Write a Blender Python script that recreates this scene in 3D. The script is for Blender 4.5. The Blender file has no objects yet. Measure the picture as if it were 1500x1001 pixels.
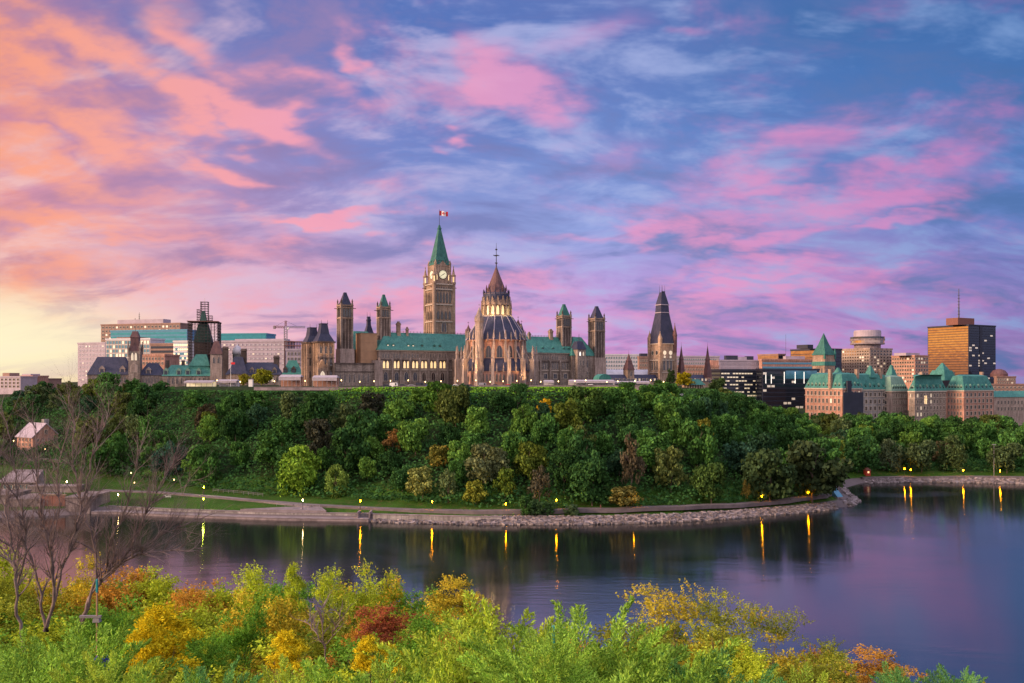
import bpy, bmesh, math, random
import numpy as np
from mathutils import Vector, Matrix
R = math.radians
sc = bpy.context.scene
col = sc.collection
F = 1250.0; CH = 45.0; HY = 555.0     # focal length in photo pixels, eye height over the river, horizon row
def WX(px, Y): return (px - 750.0) / F * Y
def WZ(py, Y): return CH + (HY - py) / F * Y

# ------------------------------------------------------------------ objects
def tag(o, label=None, cat=None, group=None, kind=None):
    if label: o['label'] = label
    if cat: o['category'] = cat
    if group: o['group'] = group
    if kind: o['kind'] = kind
    return o
def empty(name, loc, rz=0, label=None, cat=None, group=None):
    o = bpy.data.objects.new(name, None); col.objects.link(o)
    o.location = loc; o.rotation_euler = (0, 0, rz); o.empty_display_size = 1
    return tag(o, label, cat, group)
def link(name, me, parent=None, loc=None, rz=0):
    o = bpy.data.objects.new(name, me); col.objects.link(o)
    if parent: o.parent = parent
    if loc is not None: o.location = loc
    if rz: o.rotation_euler = (0, 0, rz)
    return o
class MB:
    """collects shapes, builds one mesh"""
    def __init__(s): s.v = []; s.f = []; s.m = []; s.mi = 0
    def add(s, vs, fs):
        b = len(s.v); s.v.extend(vs)
        for f in fs: s.f.append(tuple(b + i for i in f)); s.m.append(s.mi)
        return s
    def box(s, x0, x1, y0, y1, z0, z1):
        return s.fr(x0, x1, y0, y1, z0, x0, x1, y0, y1, z1)
    def fr(s, x0, x1, y0, y1, z0, X0, X1, Y0, Y1, z1):     # frustum from a rectangle to a rectangle
        vs = [(x0,y0,z0),(x1,y0,z0),(x1,y1,z0),(x0,y1,z0),(X0,Y0,z1),(X1,Y0,z1),(X1,Y1,z1),(X0,Y1,z1)]
        return s.add(vs, [(3,2,1,0),(4,5,6,7),(0,1,5,4),(1,2,6,5),(2,3,7,6),(3,0,4,7)])
    def hip(s, x0, x1, y0, y1, z0, z1, iu, iw):
        return s.fr(x0, x1, y0, y1, z0, x0+iu, x1-iu, y0+iw, y1-iw, z1)
    def lathe(s, cx, cy, prof, n=8, rot=None):            # prof: (radius, z)
        rot = math.pi/n if rot is None else rot
        vs = []; fs = []
        for r, z in prof:
            for k in range(n):
                a = rot + 2*math.pi*k/n; vs.append((cx + r*math.cos(a), cy + r*math.sin(a), z))
        for i in range(len(prof)-1):
            for k in range(n):
                k2 = (k+1) % n; fs.append((i*n+k, i*n+k2, (i+1)*n+k2, (i+1)*n+k))
        fs.append(tuple(range(n))[::-1]); fs.append(tuple((len(prof)-1)*n+k for k in range(n)))
        return s.add(vs, fs)
    def tube(s, pts, rad, n=5):
        P = [Vector(p) for p in pts]; vs = []; fs = []
        if not hasattr(rad, '__len__'): rad = [rad]*len(P)
        for i, p in enumerate(P):
            d = (P[min(i+1, len(P)-1)] - P[max(i-1, 0)])
            d = d.normalized() if d.length > 1e-9 else Vector((0,0,1))
            a = d.cross(Vector((0,0,1)) if abs(d.z) < .9 else Vector((1,0,0))).normalized(); b = d.cross(a)
            for k in range(n):
                t = 2*math.pi*k/n; vs.append(tuple(p + (a*math.cos(t) + b*math.sin(t))*rad[i]))
        for i in range(len(P)-1):
            for k in range(n):
                k2 = (k+1) % n; fs.append((i*n+k, i*n+k2, (i+1)*n+k2, (i+1)*n+k))
        fs.append(tuple(range(n))); fs.append(tuple((len(P)-1)*n+k for k in range(n))[::-1])
        return s.add(vs, fs)
    def plate(s, pts, y, t):                               # polygon in x,z facing -y, thickness t towards -y
        n = len(pts); vs = [(x, y-t, z) for x, z in pts] + [(x, y, z) for x, z in pts]
        return s.add(vs, [tuple(range(n))[::-1], tuple(range(n, 2*n))] + [(i, (i+1) % n, n+(i+1) % n, n+i) for i in range(n)])
    def prism(s, pts, z0, z1):
        n = len(pts); vs = [(x, y, z0) for x, y in pts] + [(x, y, z1) for x, y in pts]
        return s.add(vs, [tuple(range(n))[::-1], tuple(range(n, 2*n))] + [(i, (i+1) % n, n+(i+1) % n, n+i) for i in range(n)])
    def mesh(s, name, mats, smooth=False):
        me = bpy.data.meshes.new(name); me.from_pydata(s.v, [], s.f)
        if not isinstance(mats, (list, tuple)): mats = [mats]
        for m in mats: me.materials.append(m)
        if len(mats) > 1: me.polygons.foreach_set('material_index', s.m)
        bm = bmesh.new(); bm.from_mesh(me); bmesh.ops.recalc_face_normals(bm, faces=bm.faces); bm.to_mesh(me); bm.free()
        if smooth: me.polygons.foreach_set('use_smooth', [True]*len(me.polygons))
        me.update(); return me
    def build(s, name, mats, parent=None, smooth=False):
        return link(name, s.mesh(name, mats, smooth), parent)
def quads(name, V, mats, mi=None, tri=False):             # V: (n,4,3) array of loose quads
    n, k = V.shape[0], V.shape[1]
    me = bpy.data.meshes.new(name); me.vertices.add(n*k); me.vertices.foreach_set('co', V.reshape(-1).astype(np.float32))
    me.loops.add(n*k); me.loops.foreach_set('vertex_index', np.arange(n*k, dtype=np.int32))
    me.polygons.add(n); me.polygons.foreach_set('loop_start', np.arange(0, n*k, k, dtype=np.int32))
    if not isinstance(mats, (list, tuple)): mats = [mats]
    for m in mats: me.materials.append(m)
    if mi is not None: me.polygons.foreach_set('material_index', mi.astype(np.int32))
    me.update(calc_edges=True); return me

# ------------------------------------------------------------------ materials
def lin(r, g, b):
    f = lambda c: (c/255/12.92) if c/255 <= .04045 else ((c/255+.055)/1.055)**2.4
    return (f(r), f(g), f(b), 1)
class NT:
    def __init__(s, nt): s.nt = nt; s.n = nt.nodes; s.l = nt.links
    def put(s, sock, v):
        if v is None: return
        if hasattr(v, 'is_output'): s.l.new(v, sock)
        else:
            if hasattr(sock.default_value, '__len__') and hasattr(v, '__len__') and len(sock.default_value) == 4 and len(v) == 3: v = (*v, 1)
            sock.default_value = v
    def node(s, t, ins={}, **kw):
        x = s.n.new(t)
        for k, v in kw.items(): setattr(x, k, v)
        for k, v in ins.items(): s.put(x.inputs[k], v)
        return x
    def math(s, op, a, b=0.0, c=None, clamp=False):
        x = s.node('ShaderNodeMath', operation=op, use_clamp=clamp); s.put(x.inputs[0], a); s.put(x.inputs[1], b)
        if c is not None: s.put(x.inputs[2], c)
        return x.outputs[0]
    def vmath(s, op, a, b=None, out=0, scale=None):
        x = s.node('ShaderNodeVectorMath', operation=op); s.put(x.inputs[0], a)
        if b is not None: s.put(x.inputs[1], b)
        if scale is not None: s.put(x.inputs['Scale'], scale)
        return x.outputs[out]
    def mix(s, f, a, b, bt='MIX'):
        x = s.node('ShaderNodeMix', data_type='RGBA', blend_type=bt); s.put(x.inputs[0], f); s.put(x.inputs[6], a); s.put(x.inputs[7], b)
        return x.outputs[2]
    def rng(s, v, a, b, c=0.0, d=1.0, smooth=True):
        x = s.node('ShaderNodeMapRange', interpolation_type='SMOOTHSTEP' if smooth else 'LINEAR')
        for i, q in enumerate((v, a, b, c, d)): s.put(x.inputs[i], q)
        return x.outputs[0]
    def noise(s, vec, scale, detail=3, rough=.5, dist=0, out='Fac', dim='3D'):
        x = s.node('ShaderNodeTexNoise', noise_dimensions=dim); s.put(x.inputs['Vector'], vec)
        for k, v in (('Scale', scale), ('Detail', detail), ('Roughness', rough), ('Distortion', dist)): s.put(x.inputs[k], v)
        return x.outputs[out]
    def mapping(s, vec, loc=(0,0,0), rot=(0,0,0), scale=(1,1,1), kind='POINT'):
        x = s.node('ShaderNodeMapping', vector_type=kind); s.put(x.inputs[0], vec)
        x.inputs['Location'].default_value = loc; x.inputs['Rotation'].default_value = rot; x.inputs['Scale'].default_value = scale
        return x.outputs[0]
    def ramp(s, f, stops, interp='LINEAR'):
        x = s.node('ShaderNodeValToRGB'); x.color_ramp.interpolation = interp; e = x.color_ramp.elements
        while len(e) < len(stops): e.new(.5)
        for q, (p, c) in zip(e, sorted(stops, key=lambda t: t[0])): q.position = p
        for q, (p, c) in zip(e, sorted(stops, key=lambda t: t[0])): q.color = c if len(c) == 4 else (*c, 1)
        s.put(x.inputs[0], f); return x.outputs[0]
    def bump(s, h, strength=.3, dist=.1):
        return s.node('ShaderNodeBump', {'Height': h, 'Strength': strength, 'Distance': dist}).outputs[0]
def new_mat(name):
    m = bpy.data.materials.new(name); m.use_nodes = True; m.node_tree.nodes.clear(); t = NT(m.node_tree)
    return m, t
def finish(t, **kw):
    b = t.node('ShaderNodeBsdfPrincipled'); 
    for k, v in kw.items():
        k = {'base':'Base Color','rough':'Roughness','metal':'Metallic','normal':'Normal','spec':'Specular IOR Level','emit':'Emission Color','estr':'Emission Strength'}[k]
        t.put(b.inputs[k], v)
    o = t.node('ShaderNodeOutputMaterial'); t.l.new(b.outputs[0], o.inputs[0]); return b
def obco(t): return t.node('ShaderNodeTexCoord').outputs['Object']
def plain(name, c, rough=.6, metal=0, var=.15, scale=1.0, spec=.4):
    m, t = new_mat(name); n = t.noise(obco(t), scale, 4, .6)
    c = tuple(c[:3]); lo = tuple(x*(1-var) for x in c); hi = tuple(min(1, x*(1+var)) for x in c)
    finish(t, base=t.mix(t.rng(n, .3, .7), lo, hi), rough=rough, metal=metal, spec=spec); return m
def stone(name, c, c2, bw=1.1, bh=.45, var=.35):
    m, t = new_mat(name); co = obco(t)
    s = t.node('ShaderNodeSeparateXYZ', {0: co})
    uv = t.node('ShaderNodeCombineXYZ', {0: t.math('ADD', s.outputs[0], s.outputs[1]), 1: s.outputs[2], 2: 0.0}).outputs[0]
    br = t.node('ShaderNodeTexBrick', {'Vector': uv, 'Color1': c, 'Color2': c2, 'Mortar': tuple(x*.6 for x in c[:3]), 'Scale': 1.0, 'Mortar Size': .03, 'Brick Width': bw, 'Row Height': bh, 'Bias': -.1})
    n = t.noise(co, .12, 4, .6); streak = t.noise(t.mapping(co, scale=(1.2, 1.2, .12)), 1.0, 3, .6)
    k = t.math('MULTIPLY', t.rng(n, .3, .7, 1-var, 1+var*.5), t.rng(streak, .32, .68, .68, 1.15))
    c_ = t.vmath('SCALE', br.outputs[0], scale=k)
    finish(t, base=c_, rough=.9, normal=t.bump(br.outputs['Fac'], .3, -.05), spec=.2); return m
def copper(name, c, c2, seam=.9):
    m, t = new_mat(name); co = obco(t)
    s = t.node('ShaderNodeSeparateXYZ', {0: co})
    q = t.math('ADD', s.outputs[0], s.outputs[1])
    sm = t.math('ABSOLUTE', t.math('SUBTRACT', t.math('FRACT', t.math('DIVIDE', q, seam)), .5))
    line = t.rng(sm, .4, .5, 0, 1)
    n = t.noise(co, .25, 5, .65); st = t.noise(t.mapping(co, scale=(1.5, 1.5, .15)), 1.0, 3, .6)
    b = t.mix(t.rng(t.math('ADD', t.math('MULTIPLY', n, .5), t.math('MULTIPLY', st, .5)), .38, .62), c, c2)
    b = t.mix(t.math('MULTIPLY', t.rng(t.noise(t.mapping(co, loc=(5,5,5), scale=(1,1,.4)), .55, 5, .7), .50, .70), .55), b, tuple(x*.38+.012 for x in c[:3]))
    b = t.mix(t.math('MULTIPLY', line, .45), b, tuple(x*.5 for x in c[:3]))
    finish(t, base=b, rough=.6, normal=t.bump(line, .5, .05), spec=.4); return m
def emis(name, c, s, base=(.8,.8,.8)):
    m, t = new_mat(name); finish(t, base=base, rough=.4, emit=c, estr=s); return m
def glass(name, c, rough=.08, metal=.0, spec=1.0, var=.3):
    m, t = new_mat(name); n = t.noise(obco(t), .35, 2, .5)
    c = tuple(c[:3]); finish(t, base=t.mix(n, tuple(x*(1-var) for x in c), tuple(x*(1+var) for x in c)), rough=rough, metal=metal, spec=spec, normal=t.bump(t.noise(obco(t), .15, 2), .08, .5)); return m
def leaf_mat(name, warm=(.60,.30,.05), var=.5, trans=.25):
    """colour of each tree from its object colour; single leaves differ; the object property 'autumn' turns part of them"""
    m, t = new_mat(name)
    oc = t.node('ShaderNodeObjectInfo').outputs['Color']
    ri = t.node('ShaderNodeNewGeometry').outputs['Random Per Island']
    au = t.node('ShaderNodeAttribute', attribute_type='OBJECT', attribute_name='autumn').outputs['Fac']
    n = t.noise(obco(t), .9, 2, .6)
    k = t.math('MULTIPLY', t.rng(ri, 0, 1, 1-var, 1+var, smooth=False), t.rng(n, .3, .7, .75, 1.25))
    base = t.vmath('SCALE', oc, scale=k)
    tv = t.math('ADD', t.math('MULTIPLY', ri, .45), t.math('MULTIPLY', t.noise(obco(t), .45, 2), .75))
    f = t.rng(t.math('ADD', tv, au), 1.0, 1.3)
    base = t.mix(f, base, t.vmath('SCALE', t.node('ShaderNodeRGB').outputs[0], scale=k))
    t.n['RGB'].outputs[0].default_value = (*warm, 1)
    # hue wander towards yellow
    base = t.mix(t.math('MULTIPLY', t.math('FRACT', t.math('MULTIPLY', ri, 7.31)), .35), base, t.vmath('MULTIPLY', base, (1.5, 1.1, .5)))
    d = t.node('ShaderNodeBsdfDiffuse', {0: base}); tr = t.node('ShaderNodeBsdfTranslucent', {0: t.vmath('MULTIPLY', base, (1.3, 1.2, .6))})
    mx = t.node('ShaderNodeMixShader', {0: trans, 1: d.outputs[0], 2: tr.outputs[0]})
    o = t.node('ShaderNodeOutputMaterial'); t.l.new(mx.outputs[0], o.inputs[0]); return m
M = {}
M['stone'] = stone('sandstone', (.40,.325,.29), (.25,.195,.175))
M['stone_warm'] = stone('warm_sandstone', (.49,.35,.27), (.34,.25,.20))
M['stone_pale'] = stone('pale_limestone', (.50,.39,.35), (.40,.31,.28), var=.2)
M['stone_dark'] = stone('dark_sandstone', (.16,.12,.11), (.12,.095,.09))
M['pink_stone'] = stone('pinkish_stone', (.60,.33,.26), (.52,.29,.23), var=.2)
M['stone_dark2'] = stone('stained_lock_stone', (.27,.22,.22), (.20,.17,.18), 1.6, .7, var=.4)
M['grey_stone'] = stone('grey_limestone', (.40,.37,.37), (.32,.30,.31))
M['copper'] = copper('green_copper', (.028,.17,.155), (.070,.27,.235))
M['copper_spire'] = copper('dark_green_patina', (.018,.11,.10), (.045,.19,.165))
M['tent'] = plain('tent_canvas', (.40,.36,.42), .7)
M['copper_pale'] = copper('pale_green_copper', (.16,.30,.24), (.24,.38,.31))
M['copper_dark'] = copper('dark_green_copper', (.03,.16,.14), (.05,.24,.20))
M['slate'] = copper('blue_slate', (.022,.030,.072), (.050,.052,.105), .6)
M['slate_brown'] = copper('brown_slate', (.10,.05,.06), (.17,.085,.085), .6)
M['iron'] = plain('wrought_iron', (.03,.03,.035), .5)
M['concrete'] = plain('pale_concrete', (.25,.205,.225), .85, var=.35, scale=.35)
M['white_panel'] = plain('white_panel', (.62,.60,.66), .6, var=.1, scale=.3)
M['lavender'] = plain('pale_cladding', (.42,.36,.44), .7, var=.12, scale=.2)
M['brown_panel'] = plain('brown_panel', (.30,.18,.15), .7, scale=.2)
M['dark_panel'] = plain('dark_panel', (.03,.035,.06), .6, scale=.3)
M['hoarding'] = plain('tan_hoarding', (.42,.25,.15), .8, var=.12, scale=.25)
M['glass'] = glass('window_glass', (.025,.03,.045))
M['glass_blue'] = glass('blue_glass', (.10,.30,.42), .12, .35)
M['glass_teal'] = glass('teal_glass', (.03,.28,.32), .15, .3)
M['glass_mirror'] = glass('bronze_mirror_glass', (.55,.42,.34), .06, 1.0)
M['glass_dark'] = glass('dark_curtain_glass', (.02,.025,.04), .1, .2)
M['frame'] = plain('window_stone_frame', (.50,.42,.36), .8)
M['frame_dark'] = plain('dark_frame', (.06,.05,.05), .6)
M['lit'] = emis('lit_window', (1,.60,.16), 1.15)
M['lit_dim'] = emis('dim_lit_window', (1,.72,.32), .45)
M['lit_far'] = emis('far_lit_window', (1,.7,.32), .26)
M['lit_white'] = emis('bright_white_light', (1,.93,.8), 1.6)
M['lamp_amber'] = emis('amber_lamp_glow', (1,.33,.0), 110)
M['lamp_white'] = emis('white_lamp_glow', (1,.66,.25), 70)
M['lamp_green'] = emis('greenish_lamp_glow', (.55,.75,.0), 80)
M['lamp_small'] = emis('small_lamp_glow', (1,.6,.22), 7)
M['dark_steel'] = plain('dark_scaffold_tube', (.07,.055,.06), .6)
M['copper_shade'] = copper('blackened_copper', (.012,.05,.05), (.03,.10,.095))
M['steel'] = plain('galvanised_steel', (.35,.33,.36), .4, .6)
M['rust'] = plain('red_brown_steel', (.22,.09,.07), .6)
M['bark'] = plain('grey_brown_bark', (.13,.095,.08), .9, var=.4, scale=6)
M['bark_pink'] = plain('pale_dead_bark', (.20,.15,.148), .9, var=.45, scale=3)
M['leaf'] = leaf_mat('broadleaf')
M['leaf_far'] = leaf_mat('hillside_leaf', var=.55, trans=.15)
M['leaf_red'] = leaf_mat('turning_leaf', (.62,.10,.04))
M['wood'] = plain('weathered_wood', (.28,.20,.15), .85, var=.3, scale=2)
M['asphalt'] = plain('path_asphalt', (.15,.125,.137), .9, var=.2, scale=.5)
M['paving'] = plain('pale_paving', (.22,.185,.20), .9, var=.2, scale=.4)
M['white_paint'] = plain('white_paint', (.8,.8,.8), .5, var=.05)
M['red_paint'] = plain('red_paint', (.62,.02,.03), .6, var=.08)
M['blue_cloth'] = plain('blue_cloth', (.04,.05,.35), .8)
M['teal_paint'] = plain('teal_paint', (.02,.30,.33), .6)
# ------------------------------------------------------------------ camera, sun
cd = bpy.data.cameras.new('camera'); cam = bpy.data.objects.new('camera', cd); col.objects.link(cam)
cam.location = (0, 0, CH); cam.rotation_euler = (R(90), 0, 0); cd.sensor_width = 36; cd.lens = 36*F/1500
cd.shift_y = (HY - 500.5)/1500; cd.clip_end = 30000; cd.clip_start = .2; sc.camera = cam
SUN_AZ, SUN_EL = R(-112), R(17)          # azimuth from the view axis (negative is left), elevation
ld = bpy.data.lights.new('sun', 'SUN'); sun = bpy.data.objects.new('sun', ld); col.objects.link(sun)
ld.energy = 4.6; ld.angle = R(12); ld.color = (1, .66, .42)
sd = Vector((math.sin(SUN_AZ)*math.cos(SUN_EL), math.cos(SUN_AZ)*math.cos(SUN_EL), math.sin(SUN_EL)))
sun.rotation_euler = sd.to_track_quat('Z', 'Y').to_euler()
sc.view_settings.view_transform = 'Standard'; sc.view_settings.look = 'None'; sc.view_settings.exposure = 0; sc.view_settings.gamma = 1
cy = sc.cycles; cy.use_denoising = True; cy.max_bounces = 5; cy.diffuse_bounces = 2; cy.glossy_bounces = 3; cy.transmission_bounces = 2; cy.transparent_max_bounces = 4
cy.sample_clamp_indirect = 4; cy.caustics_reflective = False; cy.caustics_refractive = False
try: cy.denoiser = 'OPENIMAGEDENOISE'; cy.denoising_prefilter = 'ACCURATE'
except Exception: pass
# ------------------------------------------------------------------ sky
w = bpy.data.worlds.new('World'); sc.world = w; w.use_nodes = True; w.cycles.sampling_method = 'NONE'; w.node_tree.nodes.clear(); t = NT(w.node_tree)
g = t.node('ShaderNodeTexCoord').outputs['Generated']
sx = t.node('ShaderNodeSeparateXYZ', {0: g}); X, Y_, Z_ = sx.outputs
az = t.math('ARCTAN2', X, Y_)
hyp = t.math('MAXIMUM', t.math('SQRT', t.math('ADD', t.math('MULTIPLY', X, X), t.math('MULTIPLY', Y_, Y_))), .02)
el = t.math('DIVIDE', Z_, hyp)
tt = t.math('ADD', t.math('DIVIDE', az, 2*math.pi), .5)
def T(px): return math.atan((px-750)/F)/(2*math.pi)+.5
def V(py, px=750): return (HY-py)/F*math.cos(math.atan((px-750)/F))
ROWS = [   # (row in the photo, colours at columns -200(outside), 0, 300, 600, 900, 1200, 1500)
 (555, [(255,205,130),(254,228,158),(250,205,180),(240,165,180),(215,140,185),(190,125,180),(150,115,175)]),
 (500, [(255,205,140),(252,220,180),(246,195,200),(232,160,195),(205,140,200),(180,128,195),(140,112,182)]),
 (430, [(250,180,140),(240,190,180),(226,176,200),(200,160,206),(188,150,215),(165,130,195),(120,115,185)]),
 (330, [(240,150,140),(215,148,168),(176,140,185),(146,155,212),(146,162,222),(122,134,198),(92,126,194)]),
 (200, [(215,130,140),(175,122,168),(140,135,195),(108,130,198),(106,134,200),(76,118,186),(64,112,176)]),
 (60,  [(150,110,155),(128,112,170),(112,120,182),(80,114,185),(90,116,184),(62,106,168),(58,102,166)]),
 (-300,[(150,120,160),(120,115,170),(95,115,180),(80,110,180),(85,110,175),(70,100,165),(60,95,160)])]
cols_x = [T(-200), T(0), T(300), T(600), T(900), T(1200), T(1500)]
# hazy unevenness so that the bands do not run level
warp = t.noise(t.mapping(g, scale=(3, 3, 9)), 1.6, 3, .55, out='Color')
wv = t.vmath('SUBTRACT', warp, (.5,.5,.5)); ws = t.node('ShaderNodeSeparateXYZ', {0: wv})
elw = t.math('ADD', el, t.math('MULTIPLY', ws.outputs[0], .09)); ttw = t.math('ADD', tt, t.math('MULTIPLY', ws.outputs[1], .03))
cur = None
for i, (py, cs) in enumerate(ROWS):
    st = [(0, lin(150,130,170)), (.10, lin(170,140,160)), (.22, lin(250,190,140)), (cols_x[0], lin(*cs[0]))] + [(p, lin(*c)) for p, c in zip(cols_x[1:], cs[1:])] + [(.75, lin(110,115,165)), (1, lin(150,130,170))]
    r = t.ramp(ttw, st)
    cur = r if cur is None else t.mix(t.rng(elw, V(ROWS[i-1][0]), V(py), smooth=False), cur, r)
# cloud plane: streaks that draw together towards the horizon
den = t.math('ADD', t.math('MAXIMUM', Z_, 0.0), .34)
cp = t.node('ShaderNodeCombineXYZ', {0: t.math('DIVIDE', X, den), 1: t.math('DIVIDE', Y_, den), 2: 0.0}).outputs[0]
n1 = t.noise(t.mapping(cp, loc=(2,0,0), rot=(0,0,R(18)), scale=(.95, 1.3, 1)), 2.7, 5, .60, .2, dim='2D')
n2 = t.noise(t.mapping(cp, loc=(3,7,0), rot=(0,0,R(-12)), scale=(.85, 1.55, 1)), 3.4, 5, .58, .3, dim='2D')
n3 = t.noise(t.mapping(cp, loc=(9,1,0), rot=(0,0,R(24)), scale=(.95, 1.4, 1)), 9.0, 4, .62, .0, dim='2D')
pink_st = [(0, lin(180,130,170)), (.22, lin(255,190,120)), (T(-100), lin(255,160,110)), (T(150), lin(252,166,145)), (T(420), lin(248,162,178)), (T(750), lin(232,156,198)), (T(1000), lin(234,150,196)), (T(1350), lin(226,134,188)), (T(1600), lin(190,110,180)), (.75, lin(170,120,170)), (1, lin(180,130,170))]
pink = t.ramp(tt, pink_st)
dark = t.ramp(tt, [(0, lin(100,95,140)), (T(-100), lin(205,135,150)), (T(200), lin(168,128,168)), (T(600), lin(122,124,182)), (T(1000), lin(106,124,182)), (T(1500), lin(70,106,164)), (1, lin(100,95,140))])
light = t.ramp(tt, [(0, lin(160,150,190)), (T(0), lin(250,200,190)), (T(450), lin(210,185,218)), (T(800), lin(178,185,230)), (T(1500), lin(128,160,212)), (1, lin(160,150,190))])
# darker and paler veils
cur = t.mix(t.math('MULTIPLY', t.rng(n2, .46, .70), .85), cur, dark)
cur = t.mix(t.math('MULTIPLY', t.rng(t.math('ADD', n2, t.math('MULTIPLY', n3, .25)), .66, .40), .72), cur, light)
# lit cloud banks, placed by direction
BL = [(290,40,75,26,35,.8),(265,150,55,30,35,1),(385,180,90,20,20,1),(455,120,60,20,20,.4),(510,85,22,14,0,.8),(160,85,45,16,25,.7),(15,120,70,60,10,.8),(120,190,100,24,12,.7),(60,245,110,26,20,.85),(180,290,170,24,15,.6),
 (330,245,60,14,15,.7),(270,345,190,22,8,.6),(470,318,85,9,4,1),(640,212,22,9,0,.8),(560,262,60,20,5,.3),(735,95,60,32,40,.8),(785,160,85,26,28,.95),(850,50,120,26,-25,.4),(940,352,110,11,-5,.65),(1135,352,95,20,-10,1),
 (1270,275,150,34,-14,1),(1180,200,110,26,-10,.55),(1150,255,70,16,-5,.6),(1300,322,80,12,-8,.8),(1090,405,150,10,-4,.6),(1060,455,170,16,2,.8),(1290,400,120,10,-3,.4),(680,405,150,18,3,.6),(560,450,140,18,0,.5),(800,470,160,14,0,.6),(975,62,40,12,0,.35),
 (890,225,100,18,-12,.35),(1400,180,120,22,-15,.22),(300,420,240,20,4,.4),(1180,490,120,10,0,.5),(700,500,200,12,0,.4),(90,330,140,16,12,.7),(1390,435,90,9,0,.4),(120,50,110,24,20,.45)]
pc = t.node('ShaderNodeCombineXYZ', {0: t.math('ADD', az, t.math('MULTIPLY', ws.outputs[1], .12)), 1: t.math('ADD', el, t.math('MULTIPLY', ws.outputs[2], .10)), 2: 0.0}).outputs[0]
tex = t.noise(t.mapping(cp, scale=(1, 1.4, 1)), 5.5, 3, .6, out='Color', dim='2D')
pc = t.vmath('ADD', pc, t.vmath('MULTIPLY', t.vmath('SUBTRACT', tex, (.5,.5,.5)), (.10,.075,0)))
acc = None
for px, py, rx, ry, an, s in BL:
    a0, e0, k = math.atan((px-750)/F), V(py, px), math.cos(math.atan((px-750)/F))
    mp = t.mapping(pc, (a0, e0, 0), (0, 0, R(-an)), (rx/F*1.6, ry/F*2.1*k, 1), 'TEXTURE')
    b = t.rng(t.vmath('LENGTH', mp, out=1), 1.0, 0.0, 0.0, s)
    acc = b if acc is None else t.math('MAXIMUM', acc, b)
field = t.math('MULTIPLY', t.math('ADD', t.rng(n1, .44, .72, 0, .55), acc), t.rng(n3, .22, .66, .55, 1.12))
fade = t.rng(el, .02, .10, .25, 1)
mask = t.math('MULTIPLY', t.rng(field, .0, 1.05), fade)
cur = t.mix(t.math('MULTIPLY', mask, t.rng(tt, T(400), T(1300), .9, .70)), cur, pink)
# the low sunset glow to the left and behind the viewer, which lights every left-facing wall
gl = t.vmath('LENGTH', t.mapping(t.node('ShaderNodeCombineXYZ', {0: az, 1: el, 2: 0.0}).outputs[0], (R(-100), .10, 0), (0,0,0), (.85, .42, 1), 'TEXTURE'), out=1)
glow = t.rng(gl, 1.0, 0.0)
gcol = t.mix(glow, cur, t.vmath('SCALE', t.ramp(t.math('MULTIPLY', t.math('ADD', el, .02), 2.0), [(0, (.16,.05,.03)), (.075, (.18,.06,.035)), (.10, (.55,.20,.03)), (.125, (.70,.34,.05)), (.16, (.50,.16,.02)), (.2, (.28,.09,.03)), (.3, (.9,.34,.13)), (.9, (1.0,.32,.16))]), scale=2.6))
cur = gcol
# a bright left horizon in view
hz = t.vmath('LENGTH', t.mapping(t.node('ShaderNodeCombineXYZ', {0: az, 1: el, 2: 0.0}).outputs[0], (R(-33), .035, 0), (0,0,0), (.30, .075, 1), 'TEXTURE'), out=1)
cur = t.mix(t.math('MULTIPLY', t.rng(hz, 1, .1), .9), cur, (1.0,.90,.60))
# overhead and behind the viewer the sky is brightened, an added unseen fill light
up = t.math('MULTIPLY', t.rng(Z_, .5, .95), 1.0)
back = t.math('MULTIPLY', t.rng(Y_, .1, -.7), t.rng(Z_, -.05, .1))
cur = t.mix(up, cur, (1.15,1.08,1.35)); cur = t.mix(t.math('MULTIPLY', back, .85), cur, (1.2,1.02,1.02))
sky = t.node('ShaderNodeTexSky', sky_type='NISHITA', sun_disc=False, sun_elevation=SUN_EL, sun_rotation=SUN_AZ)
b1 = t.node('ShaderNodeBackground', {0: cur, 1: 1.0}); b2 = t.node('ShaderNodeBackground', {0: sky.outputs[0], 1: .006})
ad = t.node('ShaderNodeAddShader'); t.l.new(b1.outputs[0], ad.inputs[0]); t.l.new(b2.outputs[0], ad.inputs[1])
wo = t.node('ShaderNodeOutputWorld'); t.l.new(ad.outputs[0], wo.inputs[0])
# ------------------------------------------------------------------ terrain
SH = [(-900,800),(-200,766),(60,757),(150,752),(250,757),(400,762),(540,764),(700,768),(850,768),(1000,764),(1100,757),(1200,748),(1245,742),(1257,734),(1243,725),(1236,716),(1262,708),(1350,706),(1500,709),(1900,712),(2600,715)]
SP = np.array([(WX(px, CH*F/(py-HY)), CH*F/(py-HY)) for px, py in SH])
def shore_y(x): return np.interp(x, SP[:,0], SP[:,1])
def inland(x, y):
    x = np.asarray(x, float); y = np.asarray(y, float); best = np.full(x.shape, 1e9)
    for (ax, ay), (bx, by) in zip(SP[:-1], SP[1:]):
        dx, dy = bx-ax, by-ay; tt = np.clip(((x-ax)*dx+(y-ay)*dy)/(dx*dx+dy*dy), 0, 1)
        best = np.minimum(best, np.hypot(x-ax-tt*dx, y-ay-tt*dy))
    return np.where(y > shore_y(x), best, -best)
_r = np.random.RandomState(5); _k = _r.uniform(-1, 1, (10, 2)); _p = _r.uniform(0, 6.28, 10)
def wob(x, y, s):
    o = 0
    for (kx, ky), p in zip(_k, _p): o = o + np.sin((x*kx+y*ky)/s + p)
    return o/10
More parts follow.
